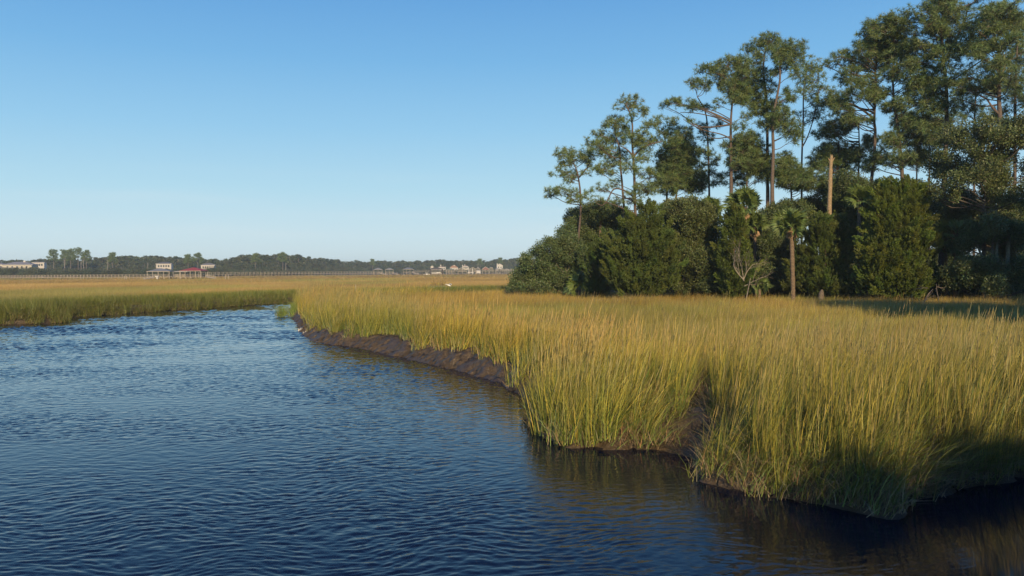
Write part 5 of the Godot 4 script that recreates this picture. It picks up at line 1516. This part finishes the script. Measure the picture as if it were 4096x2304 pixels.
# ---------------------------------------------------------------- small things nearby
func build_small() -> void:
	# a side creek catching the sky
	var m := MB.new()
	var top := TOP + 0.02
	var l := [[-11.0, 116.0, 1.2], [-12.0, 130.0, 1.5], [-13.4, 148.0, 1.7], [-15.2, 170.0, 1.9], [-16.6, 190.0, 1.3]]
	for i in 4:
		var a: Array = l[i]
		var b: Array = l[i + 1]
		m.quad(Vector3(a[0] - a[2], top, -a[1]), Vector3(a[0] + a[2], top, -a[1]), Vector3(b[0] + b[2], top, -b[1]), Vector3(b[0] - b[2], top, -b[1]), Vector3.UP, Color.WHITE)
	setting("side_creek_water", m.mesh(), mats.water)
	# egret rising from the marsh, wings half lifted
	var e := at(1793, 1139, 112)
	var root := thing("egret", "white egret rising from the marsh grass with lifted wings", "bird", e)
	m = MB.new()
	m.tube([Vector3(-0.50, 0.0, 0), Vector3(-0.36, 0.05, 0), Vector3(-0.30, 0.07, 0), Vector3(-0.25, 0.05, 0), Vector3(-0.17, 0.07, 0.01), Vector3(-0.1, 0.01, 0.01), Vector3(-0.02, -0.03, 0), Vector3(0.1, -0.08, 0), Vector3(0.24, -0.14, 0), Vector3(0.36, -0.19, 0)], [0.004, 0.012, 0.035, 0.026, 0.028, 0.05, 0.095, 0.11, 0.075, 0.01], 9, Color(0.85, 0.84, 0.8))
	part("body", m.mesh(), mats.shell, root)
	for s in [-1.0, 1.0]:
		m = MB.new()
		var w := [[Vector3(0.0, 0.03, s * 0.07), Vector3(0.22, 0.0, s * 0.08)], [Vector3(0.08, 0.14, s * 0.22), Vector3(0.3, 0.04, s * 0.24)], [Vector3(0.2, 0.17, s * 0.4), Vector3(0.42, 0.02, s * 0.4)], [Vector3(0.36, 0.12, s * 0.56), Vector3(0.48, 0.0, s * 0.54)]]
		for i in 3:
			m.quad(w[i][0], w[i + 1][0], w[i + 1][1], w[i][1], Vector3(0, 1, s * -0.3), Color(0.85, 0.84, 0.8))
			m.quad(w[i][0] - Vector3(0, 0.012, 0), w[i + 1][0] - Vector3(0, 0.012, 0), w[i + 1][1] - Vector3(0, 0.012, 0), w[i][1] - Vector3(0, 0.012, 0), Vector3(0, -1, 0), Color(0.8, 0.8, 0.78))
		part("wing", m.mesh(), mats.shell, root)
		m = MB.new()
		m.tube([Vector3(0.12, -0.15, s * 0.03), Vector3(0.3, -0.24, s * 0.03), Vector3(0.5, -0.27, s * 0.03)], [0.012, 0.009, 0.006], 5, Color(0.05, 0.05, 0.045))
		part("leg", m.mesh(), mats.shell, root)
	# oyster clumps on the point
	for q in [[1212, 1318, 26, "larger white clump of oyster shells on the mud point"], [1222, 1331, 14, "smaller white clump of oyster shells at the water below the larger one"]]:
		var o := on(q[0], q[1], 0.12)
		var clump := thing("oyster_clump", q[3], "oysters", Vector3(o.x, 0.02, o.z), "oyster clumps on the point")
		for i in q[2]:
			m = MB.new()
			var c := Vector3(rnd(-0.18, 0.34), rnd(0.05, 0.16), rnd(-0.12, 0.12)) * Vector3(q[2] / 18.0, 1, 1)
			var up := Vector3(rnd(-0.8, 0.8), 1, rnd(-0.8, 0.8)).normalized() * 0.1
			var s := up.cross(Vector3(rnd(-1, 1), 0.2, rnd(-1, 1))).normalized() * 0.05
			var f := up.cross(s).normalized() * 0.018
			m.tri(c - s, c + s + f, c + up, Color(0.6, 0.57, 0.5))
			m.tri(c - s, c + up, c + s - f, Color(0.5, 0.47, 0.42))
			m.tri(c - s, c - up * 0.6 + f, c + s, Color(0.56, 0.53, 0.46))
			part("shell", m.mesh(), mats.shell, clump)
	var mk := at(1422, 1137, 92)
	var pole := thing("marker_pole", "thin white marker pole standing in the marsh grass", "pole", Vector3(mk.x, 0.5, mk.z))
	m = MB.new()
	m.tube([Vector3.ZERO, Vector3(0.02, mk.y - 0.5, 0)], [0.025, 0.022], 6, Color(0.7, 0.66, 0.6), true)
	part("shaft", m.mesh(), mats.plain, pole)

func _ready() -> void:
	rng.seed = 4711
	noise.seed = 5
	noise.frequency = 0.01
	noise.fractal_octaves = 3
	# camera
	cam_basis = Basis.from_euler(Vector3(deg_to_rad(PITCH), 0, deg_to_rad(ROLL)))
	var cam := Camera3D.new()
	cam.name = "camera"
	add_child(cam)
	cam.transform = Transform3D(cam_basis, Vector3(0, EYE, 0))
	cam.fov = rad_to_deg(2.0 * atan(1152.0 / FOC))
	cam.near = 0.1
	cam.far = 4000.0
	cam.current = true
	# sky
	var env := Environment.new()
	env.background_mode = Environment.BG_SKY
	var sky := Sky.new()
	var sm := PanoramaSkyMaterial.new()
	# clear air: the same all round, paler towards the horizon
	var stops := [[-90.0, 0.10, 0.09, 0.06], [-8.0, 0.16, 0.15, 0.11], [-0.2, 0.40, 0.42, 0.40], [0.0, 0.70, 0.84, 0.88], [2.5, 0.62, 0.81, 0.89], [5.5, 0.46, 0.73, 0.88], [9.5, 0.31, 0.605, 0.86], [14.0, 0.195, 0.475, 0.80], [19.0, 0.122, 0.355, 0.72], [30.0, 0.052, 0.175, 0.53], [50.0, 0.038, 0.12, 0.41], [90.0, 0.032, 0.095, 0.33]]
	var img := Image.create(512, 1024, false, Image.FORMAT_RGBAF)
	for y in 1024:
		var e := 90.0 - (y + 0.5) / 1024.0 * 180.0
		var c := Color.BLACK
		for k in stops.size() - 1:
			if e >= stops[k][0] and e <= stops[k + 1][0]:
				var t: float = (e - stops[k][0]) / (stops[k + 1][0] - stops[k][0])
				c = Color(lerpf(stops[k][1], stops[k + 1][1], t), lerpf(stops[k][2], stops[k + 1][2], t), lerpf(stops[k][3], stops[k + 1][3], t))
		if absf(e) > 9.0:
			img.fill_rect(Rect2i(0, y, 512, 1), c)
			continue
		# faint wisps of high cloud low in the sky, all round
		for x in 512:
			var a := TAU * x / 512.0
			var wisp := maxf(0.0, noise.get_noise_3d(cos(a) * 260.0, sin(a) * 260.0, e * 90.0)) * smoothstep(0.5, 3.0, e) * smoothstep(8.0, 4.0, e) * 0.22
			img.set_pixel(x, y, c.lerp(Color(0.80, 0.86, 0.88), wisp))
	sm.panorama = ImageTexture.create_from_image(img)
	sky.sky_material = sm
	env.sky = sky
	env.tonemap_mode = Environment.TONE_MAPPER_LINEAR
	env.tonemap_exposure = 1.0
	env.sdfgi_enabled = true
	env.ssao_enabled = true
	env.ssil_enabled = true
	env.fog_enabled = HAZE
	env.fog_density = 0.00026
	env.fog_light_color = Color(0.84, 0.91, 0.93)
	var we := WorldEnvironment.new()
	we.name = "environment"
	we.environment = env
	add_child(we)
	# the low sun, behind the camera and to its right
	var sun := DirectionalLight3D.new()
	sun.name = "sun"
	add_child(sun)
	var az := deg_to_rad(9.0)
	var el := deg_to_rad(19.0)
	sun.basis = Basis.looking_at(Vector3(-sin(az) * cos(el), -sin(el), -cos(az) * cos(el)))
	sun.light_energy = 1.6
	sun.light_color = Color(1.0, 0.89, 0.71)
	sun.light_angular_distance = 0.53
	sun.shadow_enabled = true
	# materials
	mats.grass = leafy(0.5, 0.5)
	mats.needles = leafy(0.5, 0.5)
	mats.leaves = leafy(0.5, 0.4)
	mats.bark = paint(1.0, 1.0, 1.0, 0.9, stain(0.02, Color(0.6, 0.6, 0.6), Color(1, 1, 1), 256), 1.3, true)
	mats.mud = paint(1.0, 1.0, 1.0, 0.5, stain(0.02, lin(0.046, 0.033, 0.018), lin(0.135, 0.095, 0.048), 512, 6), 0.45)
	mats.mud.normal_enabled = true
	var mn := stain(0.05, Color.BLACK, Color.WHITE, 512, 4)
	mn.as_normal_map = true
	mn.bump_strength = 8.0
	mats.mud.normal_texture = mn
	mats.floor = paint(1.0, 1.0, 1.0, 0.9, stain(0.03, lin(0.05, 0.036, 0.02), lin(0.12, 0.085, 0.045)), 0.3)
	mats.water = paint(0.004, 0.008, 0.020, 0.05)
	mats.water.metallic_specular = 0.28
	mats.plain = paint(1, 1, 1, 0.75, stain(0.03, Color(0.82, 0.82, 0.82), Color(1, 1, 1), 256), 0.7, true)
	mats.shell = paint(1, 1, 1, 0.6, null, 1.0, true)
	mats.glass = paint(0.03, 0.035, 0.04, 0.08)
	# land and water
	trace_banks()
	var bed := MB.new()
	bed.quad(Vector3(-3000, -1.2, 600), Vector3(3000, -1.2, 600), Vector3(3000, -1.2, -3400), Vector3(-3000, -1.2, -3400), Vector3.UP, Color.WHITE)
	setting("ground", bed.mesh(), mats.floor)
	setting("mud_bank", bank_mesh(edge_right, -1.0, bank_right), mats.mud)
	setting("far_bank", bank_mesh(edge_left, 1.0, bank_left), mats.mud)
	setting("near_bank", bank_mesh(edge_near, -1.0, shore_near), mats.mud)
	setting("marsh_floor", slab(bank_right, TOP - 0.03), mats.floor)
	setting("wide_marsh_floor", slab(bank_left, TOP - 0.03), mats.floor)
	setting("shore_floor", slab(shore_near, TOP - 0.03), mats.floor)
	setting("creek_water", water_mesh(), mats.water)
	grass_kinds()
	grow_marsh()
	build_wood()
	build_far()
	build_small()
